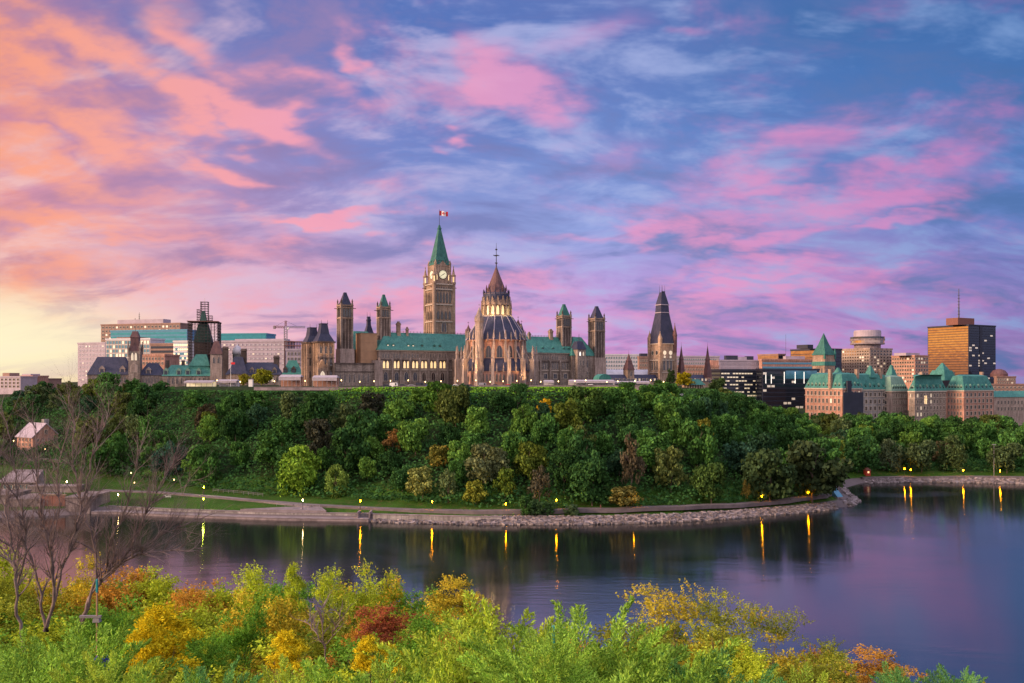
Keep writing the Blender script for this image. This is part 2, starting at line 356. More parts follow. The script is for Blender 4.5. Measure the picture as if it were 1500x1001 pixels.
def far_h(x, y):
    u = x/np.maximum(y, 50); d = inland(x, y)
    W_ = np.interp(u, [-.62,-.50,-.42,-.35,-.2,-.1,0,.2,.36,.6], [130,90,58,40,27,17,13,10,11,16])
    S_ = np.interp(u, [-.6,-.42,-.3,0,.2,.36,.6], [80,80,84,84,84,84,84])
    H_ = np.interp(u, [-.75,-.6,-.48,-.36,.15,.21,.27,.31,.36,.6], [24,28,36,41,41,40,31,20,12,12])
    q = np.clip((d-W_)/S_, 0, 1); q = np.where(q < .9, q*(1.06-.0*q), .954+(q-.9)*.46); q = np.clip(q, 0, 1)
    low = 1.9 + 1.6*np.clip((d-6)/np.maximum(W_-8, 1), 0, 1) + np.where(u < -.36, np.clip((d-40)/100, 0, 1)*3.5, 0)
    z = np.where(d < 0, np.maximum(-4, d*.5), np.where(d < 6, d/6*1.9, low + q*(H_-low)))
    z = z + np.where((q > .02) & (q < .98), wob(x, y, 9)*3.0*np.sin(q*np.pi), 0)
    return z
def near_h(x, y):
    z = np.interp(y, [-400,-60,-5,3,6,12,20,32,48,70,92,110,150], [60,46,43.4,43.2,42.0,39.2,35.6,30.5,23,11,1.0,-4,-6])
    z = z - np.clip(x-8, 0, 60)*.12*np.clip(y/20, 0, 1)
    return z + wob(x, y, 4)*.5*np.clip(y/15, 0, 1)
def H(x, y):
    x = np.asarray(x, float); y = np.asarray(y, float)
    r = np.where(y < 150, near_h(x, y), far_h(x, y)); return float(r) if r.ndim == 0 else r
def G(px, py, lift=0):                       # where the ray through a photo pixel meets the far bank
    y = 180.0
    while y < 900:
        if WZ(py, y) <= H(WX(px, y), y): break
        y += .5
    return Vector((WX(px, y), y, H(WX(px, y), y)+lift))
def grid(name, xs, ys, mat, hf):
    XX, YY = np.meshgrid(xs, ys); ZZ = hf(XX, YY); n, m = len(ys), len(xs)
    me = bpy.data.meshes.new(name); V_ = np.stack([XX, YY, ZZ], -1).reshape(-1, 3)
    idx = np.arange(n*m).reshape(n, m); q = np.stack([idx[:-1,:-1], idx[:-1,1:], idx[1:,1:], idx[1:,:-1]], -1).reshape(-1, 4)
    me.vertices.add(len(V_)); me.vertices.foreach_set('co', V_.reshape(-1).astype(np.float32))
    me.loops.add(q.size); me.loops.foreach_set('vertex_index', q.reshape(-1).astype(np.int32))
    me.polygons.add(len(q)); me.polygons.foreach_set('loop_start', np.arange(0, q.size, 4, dtype=np.int32))
    me.materials.append(mat); me.polygons.foreach_set('use_smooth', [True]*len(q)); me.update(calc_edges=True)
    return link(name, me)
m, t = new_mat('hillside_ground'); geo = t.node('ShaderNodeNewGeometry'); ps = geo.outputs['Position']
zz = t.node('ShaderNodeSeparateXYZ', {0: ps}).outputs[2]
n = t.noise(ps, .5, 5, .65); nb = t.noise(ps, .06, 3, .5); nf = t.noise(ps, 3.0, 4, .7)
gr = t.mix(t.rng(nb, .35, .65), (.035,.10,.012), (.06,.155,.02)); gr = t.mix(t.rng(nf, .3, .7), t.vmath('SCALE', gr, scale=.6), gr)
gr = t.mix(t.math('MULTIPLY', t.rng(n, .5, .7), .6), gr, (.13,.11,.045)); gr = t.vmath('SCALE', gr, scale=t.rng(nf, .3, .7, .7, 1.1))
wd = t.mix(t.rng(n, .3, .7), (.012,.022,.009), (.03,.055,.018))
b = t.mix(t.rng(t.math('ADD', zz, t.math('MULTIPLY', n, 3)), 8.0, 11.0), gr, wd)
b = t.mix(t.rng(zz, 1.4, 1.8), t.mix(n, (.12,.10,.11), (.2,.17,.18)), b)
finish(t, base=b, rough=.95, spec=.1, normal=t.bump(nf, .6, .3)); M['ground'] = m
xs = np.concatenate([np.linspace(-1500,-420,28), np.arange(-416, 470, 3.2), np.linspace(475,1600,28)])
ys = np.concatenate([np.arange(240, 560, 2.5), np.linspace(562, 760, 20), np.linspace(790, 9000, 20)])
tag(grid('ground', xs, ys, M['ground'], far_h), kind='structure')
xs = np.arange(-180, 180, 2.0); ys = np.arange(-120, 130, 2.0)
tag(grid('near_bank', xs, ys, M['ground'], near_h), kind='structure')
# ------------------------------------------------------------------ river
m, t = new_mat('river_water'); ps = t.node('ShaderNodeNewGeometry').outputs['Position']
big = t.noise(t.mapping(ps, rot=(0,0,R(20)), scale=(1,1.6,1)), .011, 4, .55, .8); rip = t.noise(t.mapping(ps, scale=(.7,1.6,1)), .9, 4, .6); swell = t.noise(t.mapping(ps, scale=(.5,1.4,1)), .12, 4, .55)
pos = t.node('ShaderNodeSeparateXYZ', {0: ps})
calm = t.rng(big, .46, .70, .06, .6)
for cx_, cy_, ax_, ay_, s_ in ((20, 176, 34, 26, 1.0), (112, 262, 26, 30, .9), (60, 205, 40, 14, .6), (150, 330, 40, 10, .7)):    # patches roughened by wind
    pm = t.vmath('LENGTH', t.mapping(t.vmath('ADD', ps, t.vmath('MULTIPLY', t.vmath('SUBTRACT', t.noise(ps, .05, 3, out='Color'), (.5,.5,.5)), (30,30,0))), (cx_, cy_, 0), (0,0,0), (ax_, ay_, 1e6), 'TEXTURE'), out=1)
    calm = t.math('MAXIMUM', calm, t.rng(pm, 1.0, .3, 0.0, s_))
wav = t.noise(t.mapping(ps, rot=(0,0,R(12)), scale=(.35,1.3,1)), .42, 3, .6)
h = t.math('ADD', t.math('MULTIPLY', t.math('ADD', t.math('MULTIPLY', rip, .04), t.math('MULTIPLY', wav, .16)), calm), t.math('MULTIPLY', swell, .02))
rough = t.math('ADD', .08, t.math('MULTIPLY', calm, .08))
bs = finish(t, base=(.006,.009,.009), rough=rough, spec=.5, normal=t.bump(h, .55, 1.0)); bs.inputs['IOR'].default_value = 4.2; bs.inputs['Anisotropic'].default_value = .85; t.put(bs.inputs['Tangent'], t.node('ShaderNodeCombineXYZ', {0: 0.0, 1: 1.0, 2: 0.0}).outputs[0])
mb = MB(); mb.add([(-3000,60,0),(3000,60,0),(3000,1500,0),(-3000,1500,0)], [(0,1,2,3)])
ww = mb.build('river_water', m); tag(ww, kind='structure')
# ------------------------------------------------------------------ leaves and trees
def leaf_quads(rs, P, N, size, asp=.6, droop=0):
    """P points, N rough outward normals -> rhombic leaf quads with scattered attitudes"""
    n = len(P); N = N + rs.normal(0, .55, (n, 3)); N /= np.linalg.norm(N, axis=1)[:, None] + 1e-9
    T_ = rs.normal(0, 1, (n, 3)); T_[:, 2] += .4 - droop; T_ -= N*(T_*N).sum(1)[:, None]; T_ /= np.linalg.norm(T_, axis=1)[:, None] + 1e-9
    B = np.cross(N, T_); s = (size*rs.uniform(.65, 1.35, n))[:, None]
    return np.stack([P - T_*s, P + B*s*asp, P + T_*s, P - B*s*asp], 1)
def crown(seed, rx=1.0, rz=.8, cz=0, clumps=30, per=85, size=.085, asp=.75, cr=(.22,.38), shape='round', mat=None):
    rs = np.random.RandomState(seed); Q = []; lobes = [(rs.uniform(-.5,.5), rs.uniform(-.5,.5), rs.uniform(-.45,.6), rs.uniform(.38,.62)) for _ in range(6)]
    for i in range(clumps):
        a = rs.uniform(0, 6.283); 
        if shape == 'round': zz = rs.uniform(-.75, 1); rr = math.sqrt(max(0, 1-zz*zz))*rs.uniform(.55, .95)
        elif shape == 'cone': zz = rs.uniform(-1, 1); rr = (1-zz)/2*rs.uniform(.6, 1)*.9+.05
        elif shape == 'flat': zz = rs.uniform(-.2, 1); rr = math.sqrt(max(0, 1-zz*zz*.8))*rs.uniform(.4, 1.05)
        else: zz = rs.uniform(-1, 1); rr = math.sqrt(max(0, 1-abs(zz)**2.5))*rs.uniform(.5, .85)
        c = np.array([math.cos(a)*rr*rx, math.sin(a)*rr*rx, cz + zz*rz*.85]); r = rs.uniform(*cr)*rx
        if shape in ('round', 'oval') and i % 4: lx, ly, lz, lr = lobes[i % 6]; c = np.array([lx+math.cos(a)*rr*lr, ly+math.sin(a)*rr*lr, (lz+zz*lr)*rz])
        m_ = int(per*(r/rx/.3)**2); D = rs.normal(0, 1, (m_, 3)); D[:, 2] += .25; D /= np.linalg.norm(D, axis=1)[:, None]
        rad = r*(1 - np.abs(rs.normal(0, .22, m_))) * (1 + .25*np.sin(D[:,0]*5+i)*np.cos(D[:,1]*4+i*2))
        P = c + D*rad[:, None]*np.array([1, 1, .8])
        if shape == 'willow': P[:, 2] -= rs.exponential(.22, m_)*(P[:, 0]**2+P[:, 1]**2 > .2)*rz
        Q.append(leaf_quads(rs, P, D, size, asp, droop=.8 if shape == 'willow' else 0))
    return quads('crown', np.concatenate(Q), mat or M['leaf_far'])
def trunk_mesh(seed, h=1.0, r=.03, forks=5, spread=.5, mat='bark', levels=1):
    rs = random.Random(seed); mb = MB()
    pts = [(rs.uniform(-.02, .02)*i, rs.uniform(-.02, .02)*i, h*i/5) for i in range(6)]
    mb.tube(pts, [r*(1-.13*i) for i in range(6)], 6)
    for k in range(forks):
        i = rs.randint(2, 5); p = Vector(pts[i]); a = rs.uniform(0, 6.28); L = h*rs.uniform(.35, .6)
        q = [p + Vector((math.cos(a)*spread*L*s, math.sin(a)*spread*L*s, L*s*rs.uniform(.75, 1))) for s in (0, .35, .7, 1)]
        mb.tube(q, [r*.55, r*.4, r*.25, r*.1], 4)
        for j in range(2*levels):
            b = q[rs.randint(1, 2)]; a2 = a + rs.uniform(-1.2, 1.2); l2 = L*.5
            mb.tube([b, b + Vector((math.cos(a2)*l2*.6, math.sin(a2)*l2*.6, l2*.6))], [r*.25, r*.08], 3)
    return mb.mesh('trunk', M[mat])
# unit trees: crown of radius 1, total height about 2.1 from the ground
CR = [crown(1, clumps=70, per=95, cr=(.15,.3), size=.066), crown(2, clumps=60, per=90, cr=(.17,.36), size=.068), crown(3, rz=1.0, clumps=75, per=95, shape='oval', cr=(.15,.29), size=.064), crown(4, rz=.95, clumps=62, per=95, shape='oval', cr=(.16,.33), size=.066),
      crown(5, clumps=66, per=85, cr=(.12,.3), size=.066), crown(6, rz=1.1, clumps=60, per=90, cr=(.14,.28), size=.062, shape='cone'), crown(7, rz=.9, clumps=40, per=85, shape='willow', asp=.4), crown(8, rz=.9, clumps=26, per=55, cr=(.16,.3), size=.075)]
TK = [trunk_mesh(11), trunk_mesh(12, forks=6)]
def far_tree(x, y, z, w, h, c, var, label, group=None, autumn=0.0, name='broadleaf_tree', cat='tree', rz=None, lift=.52, deep=1.0):
    o = empty(name, (x, y, z), random.uniform(0, 6.28) if rz is None else rz, label, cat, group)
    t_ = link('trunk', TK[var % 2], o); t_.scale = (h*.5, h*.5, h*.62)
    cobj = link('crown', CR[var], o, (0, 0, h*lift)); cobj.scale = (w/2, w/2*deep, h*.5/ {2:1.0,3:.95,5:1.1,6:.9,7:.9}.get(var, .8) * .93)
    cobj.color = (*c, 1); cobj['autumn'] = autumn; return o
PALETTE = [((.038,.108,.036), 'dark green', 30), ((.062,.170,.045), 'mid green', 40), ((.10,.225,.048), 'fresh green', 20), ((.036,.095,.055), 'blue-green', 8), ((.085,.125,.038), 'olive', 6), ((.075,.070,.048), 'purplish brown', 1), ((.085,.135,.060), 'grey-green', 4), ((.13,.20,.04), 'yellow-green', 2)]
LAND = [(110,'behind the stone house'),(235,'below the gothic block with the slate roof'),(335,'below the scaffolded tower'),(440,'below the tower crane'),(520,'below the slate-capped ventilation tower'),(600,'below the tan hoarding'),(680,'below the clock tower'),
        (785,'below the round library'),(850,'below the green-capped right ventilation tower'),(930,'below the long white site tent'),(1010,'below the steep slate tower'),(1120,'below the banded glass office'),(1235,'above the river bend'),(1330,'before the dark netted facade'),(1600,'before the east wing of the chateau roofs')]
LIM_X = [-50,0,60,130,230,300,560,600,640,700,760,930,1000,1060,1110,1150,1200,1330,1400,1500,1700]
LIM_Y = [600,586,562,549,561,574,575,572,561,568,566,566,570,574,586,598,611,607,613,610,610]
rnd = random.Random(42); TY = 381
SPECIAL = [ # px, base py, width px, height px, colour, variant, autumn, label
 (437,723,64,70,(.17,.33,.045),6,0,'big bright green willow standing alone at the foot of the slope'),
 (493,727,38,46,(.15,.26,.06),6,0,'light green drooping tree just right of the big willow'),
 (619,731,50,50,(.22,.27,.09),4,.1,'pale yellowish green round tree by the lawn under the clock tower'),
 (657,737,34,50,(.12,.18,.08),7,0,'thin grey-green tree with a bare pale trunk on the lawn'),
 (697,741,40,40,(.20,.24,.04),4,.05,'small yellow-green tree beside the lamp below the library'),
 (740,735,38,52,(.10,.17,.03),4,.22,'green tree with bright yellow patches right of the small yellow-green tree'),
 (790,742,40,60,(.09,.09,.065),7,.1,'thin brownish tree with bare limbs on the lower slope'),
 (709,712,66,62,(.13,.17,.09),1,0,'broad pale grey-green tree behind the small yellow-green tree'),
 (575,668,34,40,(.22,.13,.05),7,.1,'sparse orange-brown tree with a pale trunk on the mid slope'),
 (799,612,24,30,(.50,.36,.02),4,.3,'small bright yellow tree near the top of the slope'),
 (470,672,44,56,(.055,.065,.050),3,0,'tall purplish brown tree above and right of the big willow'),
 (545,620,50,50,(.045,.055,.045),2,0,'very dark round tree near the top of the slope under the hoarding'),
 (918,744,56,34,(.15,.15,.05),4,.1,'low olive spreading tree at the water path'),
 (925,725,40,90,(.10,.09,.065),7,.05,'tall thin reddish brown tree with bare trunks on the lower slope'),
 (983,722,56,70,(.12,.17,.06),4,.05,'broad light olive tree near the path right of the low spreading tree'),
 (1042,738,54,62,(.06,.12,.035),1,0,'dark green tree at the path with a thin pale trunk in front'),
 (1092,736,16,34,(.25,.20,.05),7,.15,'very thin yellowish sapling by the river path'),
 (1128,742,84,86,(.045,.085,.040),1,0,'large dark grey-green tree at the river bend'),
 (1190,737,96,92,(.045,.075,.038),1,0,'largest dark tree at the tip of the river bend'),
 (1085,700,60,60,(.035,.09,.06),0,0,'blue-green round tree left of the large river bend trees'),
 (1222,700,30,60,(.13,.20,.04),4,.2,'yellowish green tree at the far side of the river bend'),
 (1033,655,30,44,(.17,.19,.035),4,.2,'yellow tinged tree high on the slope under the slate tower'),
 (640,612,52,54,(.06,.15,.03),1,0,'tall fresh green tree poking above the terrace left of the library'),
 (855,622,60,56,(.06,.13,.035),1,0,'big rounded green tree high on the slope under the ventilation towers'),
 (1265,664,40,44,(.10,.17,.03),4,.2,'light olive tree above the red lit hut'),
 (1304,690,42,46,(.085,.13,.075),6,0,'silvery green willow on the far bank beside the twin lamps'),
 (1350,692,50,48,(.065,.11,.055),1,0,'grey-green tree on the far bank between the lamps'),
 (1392,690,44,52,(.07,.12,.05),6,0,'pale willow on the far bank left of the floodlight mast'),
 (1475,694,52,46,(.065,.11,.05),1,0,'rounded grey-green tree at the right end of the far bank'),
 (640,690,40,40,(.16,.17,.04),4,.3,'yellowish tree above the pale yellowish green round tree'),
 (250,705,50,66,(.035,.10,.075),0,0,'blue-green tree at the left foot of the slope above the lawn'),
 (785,757,26,30,(.05,.11,.05),0,0,'small round bush at the path left of the lamp'),
 (806,756,22,26,(.05,.12,.05),2,0,'small upright bush at the path right of the round bush'),
 (838,757,26,20,(.07,.13,.07),4,0,'low pale bush at the water edge right of the lamp'),
 (770,757,24,32,(.05,.13,.04),1,0,'dark green bush leftmost of the path-side bushes'),
]
placed = []
for px, py, wp, hp, c, var, au, lab in SPECIAL:
    p = G(px, py); k = p.y/F
    far_tree(p.x, p.y, p.z-.3, wp*k, hp*k, c, var, lab, autumn=au, name='willow_tree' if 'willow' in lab else ('bush' if 'bush' in lab else 'broadleaf_tree'), cat='bush' if 'bush' in lab else 'tree')
    placed.append((p.x, p.y, wp*k*.42))
cand = []
for _ in range(60000):
    y = rnd.uniform(262, 600); u = rnd.uniform(-.64, .64); cand.append((u*y, y))
cx = np.array(cand); dd = inland(cx[:,0], cx[:,1]); uu = cx[:,0]/cx[:,1]; hh = far_h(cx[:,0], cx[:,1])
Wd = np.interp(uu, [-.62,-.50,-.42,-.35,-.2,-.1,0,.2,.36,.6], [122,82,50,35,23,14,10,8,8,14])
n_auto = 0
for i, (x, y) in enumerate(cand):
    if n_auto >= 266: break
    u = uu[i]; d = dd[i]
    smax = 130 if u > .3 else 98
    if d < Wd[i] or d > Wd[i]+smax: continue
    px = 750+u*F
    if px < 120 and y < 425 and px > 10 : continue
    z = hh[i]; hgt = rnd.uniform(9.5, 19); wdt = hgt*rnd.uniform(.68, .98)
    lim = np.interp(px, LIM_X, LIM_Y)+rnd.uniform(-8, 6)
    top = WZ(lim, y)
    if z+hgt > top: hgt = top-z; wdt = max(6.5, min(wdt, hgt*1.15))
    if hgt < 6.0: continue
    if 300 < px < 590 and z > 36: continue
    sp = wdt*.40
    if any((x-a)**2+(y-b)**2 < (sp+r*.82)**2 for a, b, r in placed): continue
    placed.append((x, y, sp)); n_auto += 1
    dark = .5+.5*math.sin(x*.045+1.3)*math.cos(y*.05)
    wts = [q[2] for q in PALETTE]; wts = list(wts)
    if 430 < px < 620: wts[0] += 30; wts[5] += 1; wts[3] += 5
    if 230 < px < 330 and z > 18: wts[2] += 25; wts[7] += 7
    if px < 230: wts[4] += 22; wts[1] -= 10; wts[2] = 3; wts[6] += 10
    if px > 1200: wts[2] -= 6; wts[6] += 6; wts[0] += 25
    c, cn, _w = rnd.choices(PALETTE, wts)[0]; k = rnd.uniform(.75, 1.3); c = tuple(q*k for q in c)
    f = (d-Wd[i])/smax; band = 'lower' if f < .33 else ('middle' if f < .66 else 'upper')
    land = next(l for q, l in LAND if px < q)
    lab = f'{cn} tree on the {band} wooded slope {land}'
    far_tree(x, y, z-.4, wdt, hgt, c, rnd.choice([0,1,2,3,4,4,0,1]), lab, group=lab, autumn=rnd.choice([0,0,0,0,0,.05]))
print('auto trees', n_auto)
for px, py, wp, hp, Y, c, var, lab, nm in [(383,562,32,22,470,(.22,.26,.03),1,'round yellow-green tree on the terrace beside the white canopy','broadleaf_tree'),(357,562,18,17,472,(.24,.24,.03),0,'smaller yellow-green tree left of the round terrace tree','broadleaf_tree'),
   (983,571,15,32,450,(.035,.07,.03),2,'dark narrow evergreen on the terrace in front of the slate tower','evergreen_tree'),(1003,564,30,20,470,(.30,.28,.02),4,'yellow tree between the two small spires','broadleaf_tree'),(965,566,20,10,455,(.04,.10,.03),4,'low green shrub left of the narrow evergreen','shrub'),(1052,575,26,22,480,(.06,.11,.04),1,'round green tree at the foot of the banded glass office','broadleaf_tree')]:
    z = max(H(WX(px,Y),Y), 0); ztop = WZ(py-hp, Y); k = Y/F
    far_tree(WX(px,Y), Y, z, wp*k, ztop-z, c, var, lab, name=nm, cat='shrub' if nm == 'shrub' else 'tree', lift=.5 if nm[0] != 'e' else .52)
# ground cover: low leafy growth under the trees, and the bright vine cover along the terrace edge
def scatter(name, n, cond, size, seed, mat, c, hmax, autumn=0, label=None, cat=None, ext=(-330,300,262,560), cut=99):
    rs = np.random.RandomState(seed); x = rs.uniform(ext[0], ext[1], n*4); y = rs.uniform(ext[2], ext[3], n*4)
    d = inland(x, y); u = x/y; z = far_h(x, y); k = cond(x, y, z, d, u); x, y, z = x[k][:n], y[k][:n], z[k][:n]
    bumpy = (wob(x, y, 1.6)+.5)*hmax; P = np.stack([x, y, np.minimum(z + np.clip(bumpy, 0, None)*rs.uniform(.3, 1, len(x)) + .1, np.maximum(cut, z+.15))], 1)
    N = np.tile([[0, -.6, .8]], (len(x), 1))
    o = link(name, quads(name, leaf_quads(rs, P, N, size, .8), mat)); o.color = (*c, 1); o['autumn'] = autumn
    return tag(o, label, cat, kind='stuff')
Wf = lambda u: np.interp(u, [-.62,-.50,-.42,-.35,-.2,-.1,0,.2,.36,.6], [122,82,50,35,23,14,10,8,8,14])
scatter('undergrowth', 140000, lambda x,y,z,d,u: (d > Wf(u)-1) & (abs(u) < .64) & (z < 39.5), .5, 3, M['leaf_far'], (.036,.105,.034), 6.0, cut=39.0, label='dark leafy undergrowth covering the wooded slope', cat='undergrowth')
scatter('vine_cover', 60000, lambda x,y,z,d,u: (z > 34.5) & (u > -.38) & (u < .22) & (y < TY-2), .42, 4, M['leaf_far'], (.12,.30,.03), 3.0, autumn=.02, cut=41.2, label='bright green creeping growth along the top of the slope below the terrace', cat='ground cover')
scatter('bank_plants', 9000, lambda x,y,z,d,u: (d > 5.5) & (d < 9.5) & (u > -.10) & (u < .42) & (wob(x, y, 2.2) > -.02), .25, 6, M['leaf_far'], (.10,.20,.035), 1.3, autumn=.12, label='low weeds along the top of the rocky river bank', cat='weeds')
# ------------------------------------------------------------------ building kit
WC = {}
def win_mesh(kind, w, h, gm, fm='frame'):
    key = (kind, round(w, 1), round(h, 1), gm, fm)
    if key in WC: return WC[key]
    mb = MB(); w2 = w/2; f = min(.3, w*.16)
    if kind == 'rect':
        mb.box(-w2, w2, -.10, -.02, 0, h); mb.mi = 1
        for a in ((-w2-f, -w2, 0, h), (w2, w2+f, 0, h), (-w2-f, w2+f, h, h+f), (-w2-f*1.3, w2+f*1.3, -f, 0)): mb.box(a[0], a[1], -.28, 0, a[2], a[3])
        mb.box(-.06, .06, -.16, -.101, 0, h)
    elif kind == 'plain':
        mb.box(-w2, w2, -.12, -.02, 0, h)
    elif kind == 'round':
        mb.plate([(w2*math.cos(k*math.pi/6), h/2+h/2*math.sin(k*math.pi/6)) for k in range(12)], -.16, .06); mb.mi = 1
        mb.plate([((w2+f)*math.cos(k*math.pi/6), h/2+(h/2+f)*math.sin(k*math.pi/6)) for k in range(12)], -.01, .15)
    else:
        arch = lambda s, e: [(-s, -e), (s, -e), (s, h*.62), (s*.8, h*.8), (s*.42, h*.93), (0, h+e), (-s*.42, h*.93), (-s*.8, h*.8), (-s, h*.62)]
        mb.plate(arch(w2, 0), -.14, .06); mb.mi = 1
        mb.plate(arch(w2+f, f), -.01, .13); mb.box(-.05, .05, -.26, -.2, 0, h*.9)
    WC[key] = mb.mesh('window', [M[gm], M[fm]]); return WC[key]
class Bld:
    def __init__(s, name, label, cat, px, D, deg=0, z0=None, group=None):
        s.x, s.y, s.a = WX(px, D), D, R(deg); s.c, s.s = math.cos(s.a), math.sin(s.a)
        s.z0 = H(s.x, s.y)-.5 if z0 is None else z0
        s.o = empty(name, (s.x, s.y, s.z0), s.a, label, cat, group); s.wins = []
    def D(s, u, w): return s.y + u*s.s + w*s.c
    def U(s, px, w=0):
        k = (px-750)/F; return (k*(s.y+w*s.c) - s.x + w*s.s)/(s.c - k*s.s)
    def W(s, px, u=0):
        k = (px-750)/F; return (k*(s.y+u*s.s) - s.x - u*s.c)/(-s.s - k*s.c)
    def Z(s, py, u=0, w=0): return WZ(py, s.D(u, w)) - s.z0
    def win(s, kind, u, w, z, ww, wh, face='F', gm='glass', parent=None, fm='frame'):
        s.wins.append((ww*wh, kind, u, w, z, ww, wh, face, gm, parent, fm))
    def grid(s, kind, face, a0, a1, fixed, z0, z1, nc, nr, fw=.5, fh=.6, gm='glass', parent=None, lit=0, seed=1, fm='frame', litm='lit_dim'):
        rs = random.Random(seed); da = (a1-a0)/nc; dz = (z1-z0)/nr
        for i in range(nc):
            for j in range(nr):
                p = a0+(i+.5)*da; z = z0+j*dz+dz*(1-fh)/2; g_ = litm if rs.random() < lit else gm
                if face == 'F': s.win(kind, p, fixed, z, abs(da)*fw, dz*fh, 'F', g_, parent, fm)
                else: s.win(kind, fixed, p, z, abs(da)*fw, dz*fh, face, g_, parent, fm)
    def done(s, cap=100):
        s.wins.sort(key=lambda q: -q[0]); rest = MB(); rmats = []
        for i, (_, kind, u, w, z, ww, wh, face, gm, parent, fm) in enumerate(s.wins):
            me = win_mesh(kind, ww, wh, gm, fm); rz = {'F': 0, 'L': -math.pi/2, 'R': math.pi/2}[face]
            sx = ww/round(ww, 1) if round(ww, 1) else 1; sz = wh/round(wh, 1) if round(wh, 1) else 1
            if i < cap:
                o = link('window', me, parent or s.o, (u, w, z), rz); o.scale = (sx, 1, sz)
            else:
                Mx = Matrix.Translation((u, w, z)) @ Matrix.Rotation(rz, 4, 'Z') @ Matrix.Diagonal((sx, 1, sz, 1))
                if parent: Mx = parent.matrix_basis @ Mx
                for nm in (gm, fm):
                    if nm not in rmats: rmats.append(nm)
                b = len(rest.v); rest.v.extend(tuple(Mx @ v.co) for v in me.vertices)
                for p in me.polygons: rest.f.append(tuple(b+k for k in p.vertices)); rest.m.append(rmats.index(gm if p.material_index == 0 else fm))
        if rest.v: tag(rest.build('window', [M[k] for k in rmats], s.o), kind='stuff')
        return s.o
def box_block(b, pxL, pxC, pxR, pyT, w0=0, mat='stone', name='wall', u0=None, base=0, pyT_at=None, depth=None, parent=None):
    u0 = b.U(pxC, w0) if u0 is None else u0; u1 = b.U(pxR, w0)
    vis = math.sin(b.a + math.atan((pxC-750)/F)) > .12 and pxL < pxC-.5
    w1 = w0 + (depth if depth else (b.W(pxL, u0)-w0 if vis else 20)); zt = b.Z(pyT, u0, w0)
    mb = MB(); mb.box(u0, u1, w0, w1, base, zt)
    o = mb.build(name, M[mat], parent or b.o); return dict(u0=u0, u1=u1, w0=w0, w1=w1, zt=zt, z0=base, o=o)
def trim(b, k, zs, mat='frame', t=.35, proud=.35, name='cornice'):
    for z in zs:
        mb = MB(); mb.box(k['u0']-proud, k['u1']+proud, k['w0']-proud, k['w1']+proud, z-t, z); mb.build(name, M[mat], b.o)
def office(name, label, pxL, pxC, pxR, pyT, D, deg, mat, nf=6, nl=0, nr=4, gm='glass', zb=None, kind='rect', lit=0, fw=.55, fh=.55, seed=1, roofbox=None, bands=False, fm='frame', litm='lit_dim', cat='building', depth=None, parapet=True, gmL=None, base_py=None):
    b = Bld(name, label, cat, pxC, D, deg)
    k = box_block(b, pxL, pxC, pxR, pyT, 0, mat, depth=depth)
    zb = b.Z(zb, 0, 0) if zb else max(0, k['zt']-nr*4.0)
    if parapet:
        mb = MB(); mb.box(k['u0']-.4, k['u1']+.4, k['w0']-.4, k['w1']+.4, k['zt']-.9, k['zt']+.5); mb.build('parapet', M[mat], b.o)
    if bands:
        dz = (k['zt']-1.2-zb)/nr; rs = random.Random(seed)
        for j in range(nr):
            z = zb+j*dz
            mb = MB(); mb.box(k['u0']+.6, k['u1']-.6, k['w0']-.15, k['w0']-.02, z+dz*(1-fh)/2, z+dz*(1+fh)/2); mb.build('window_band', M[gm], b.o)
            if nl: mb = MB(); mb.box(k['u0']-.15, k['u0']-.02, k['w0']+.6, k['w1']-.6, z+dz*(1-fh)/2, z+dz*(1+fh)/2); mb.build('window_band', M[gmL or gm], b.o)
            if lit:
                L = k['u1']-k['u0']; n = nf
                for i in range(n):
                    if rs.random() < lit: b.win('plain', k['u0']+(i+.5)*L/n, k['w0']-.16, z+dz*(1-fh)/2+.1, L/n*.8, dz*fh*.7, 'F', litm)
    else:
        if nf: b.grid(kind, 'F', k['u0']+.5, k['u1']-.5, k['w0'], zb, k['zt']-1.2, nf, nr, fw, fh, gm, lit=lit, seed=seed, fm=fm, litm=litm)
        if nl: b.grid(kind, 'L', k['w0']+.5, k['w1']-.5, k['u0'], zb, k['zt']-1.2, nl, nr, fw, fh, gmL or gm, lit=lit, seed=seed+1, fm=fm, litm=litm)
    for rb in (roofbox or []):
        x0, x1, yt, mt = rb; u0 = b.U(x0, 5); u1 = b.U(x1, 5); mb = MB(); mb.box(u0, u1, 4, max(8, min(18, k['w1']-4)), k['zt']+.05, b.Z(yt, u0, 5)); mb.build('roof_plant_room', M[mt], b.o)
    return b, k
def mast(b, px, w, zb, pyT, name='antenna', r=.35, arms=3):
    u = b.U(px, w); zt = b.Z(pyT, u, w); mb = MB(); mb.tube([(u, w, zb), (u, w, zt)], [r, r*.35], 5)
    for i in range(arms): z = zb+(zt-zb)*(.3+.6*i/max(1, arms)); mb.box(u-r*2.5, u+r*2.5, w-.1, w+.1, z, z+.3)
    return mb.build(name, M['iron'], b.o)
def pinnacle(mb, x, y, z0, h, r, n=4):
    mb.lathe(x, y, [(r, z0), (r, z0+h*.42), (r*1.35, z0+h*.44), (r*1.3, z0+h*.5), (r*.35, z0+h*.88), (r*.6, z0+h*.9), (.02, z0+h)], n)
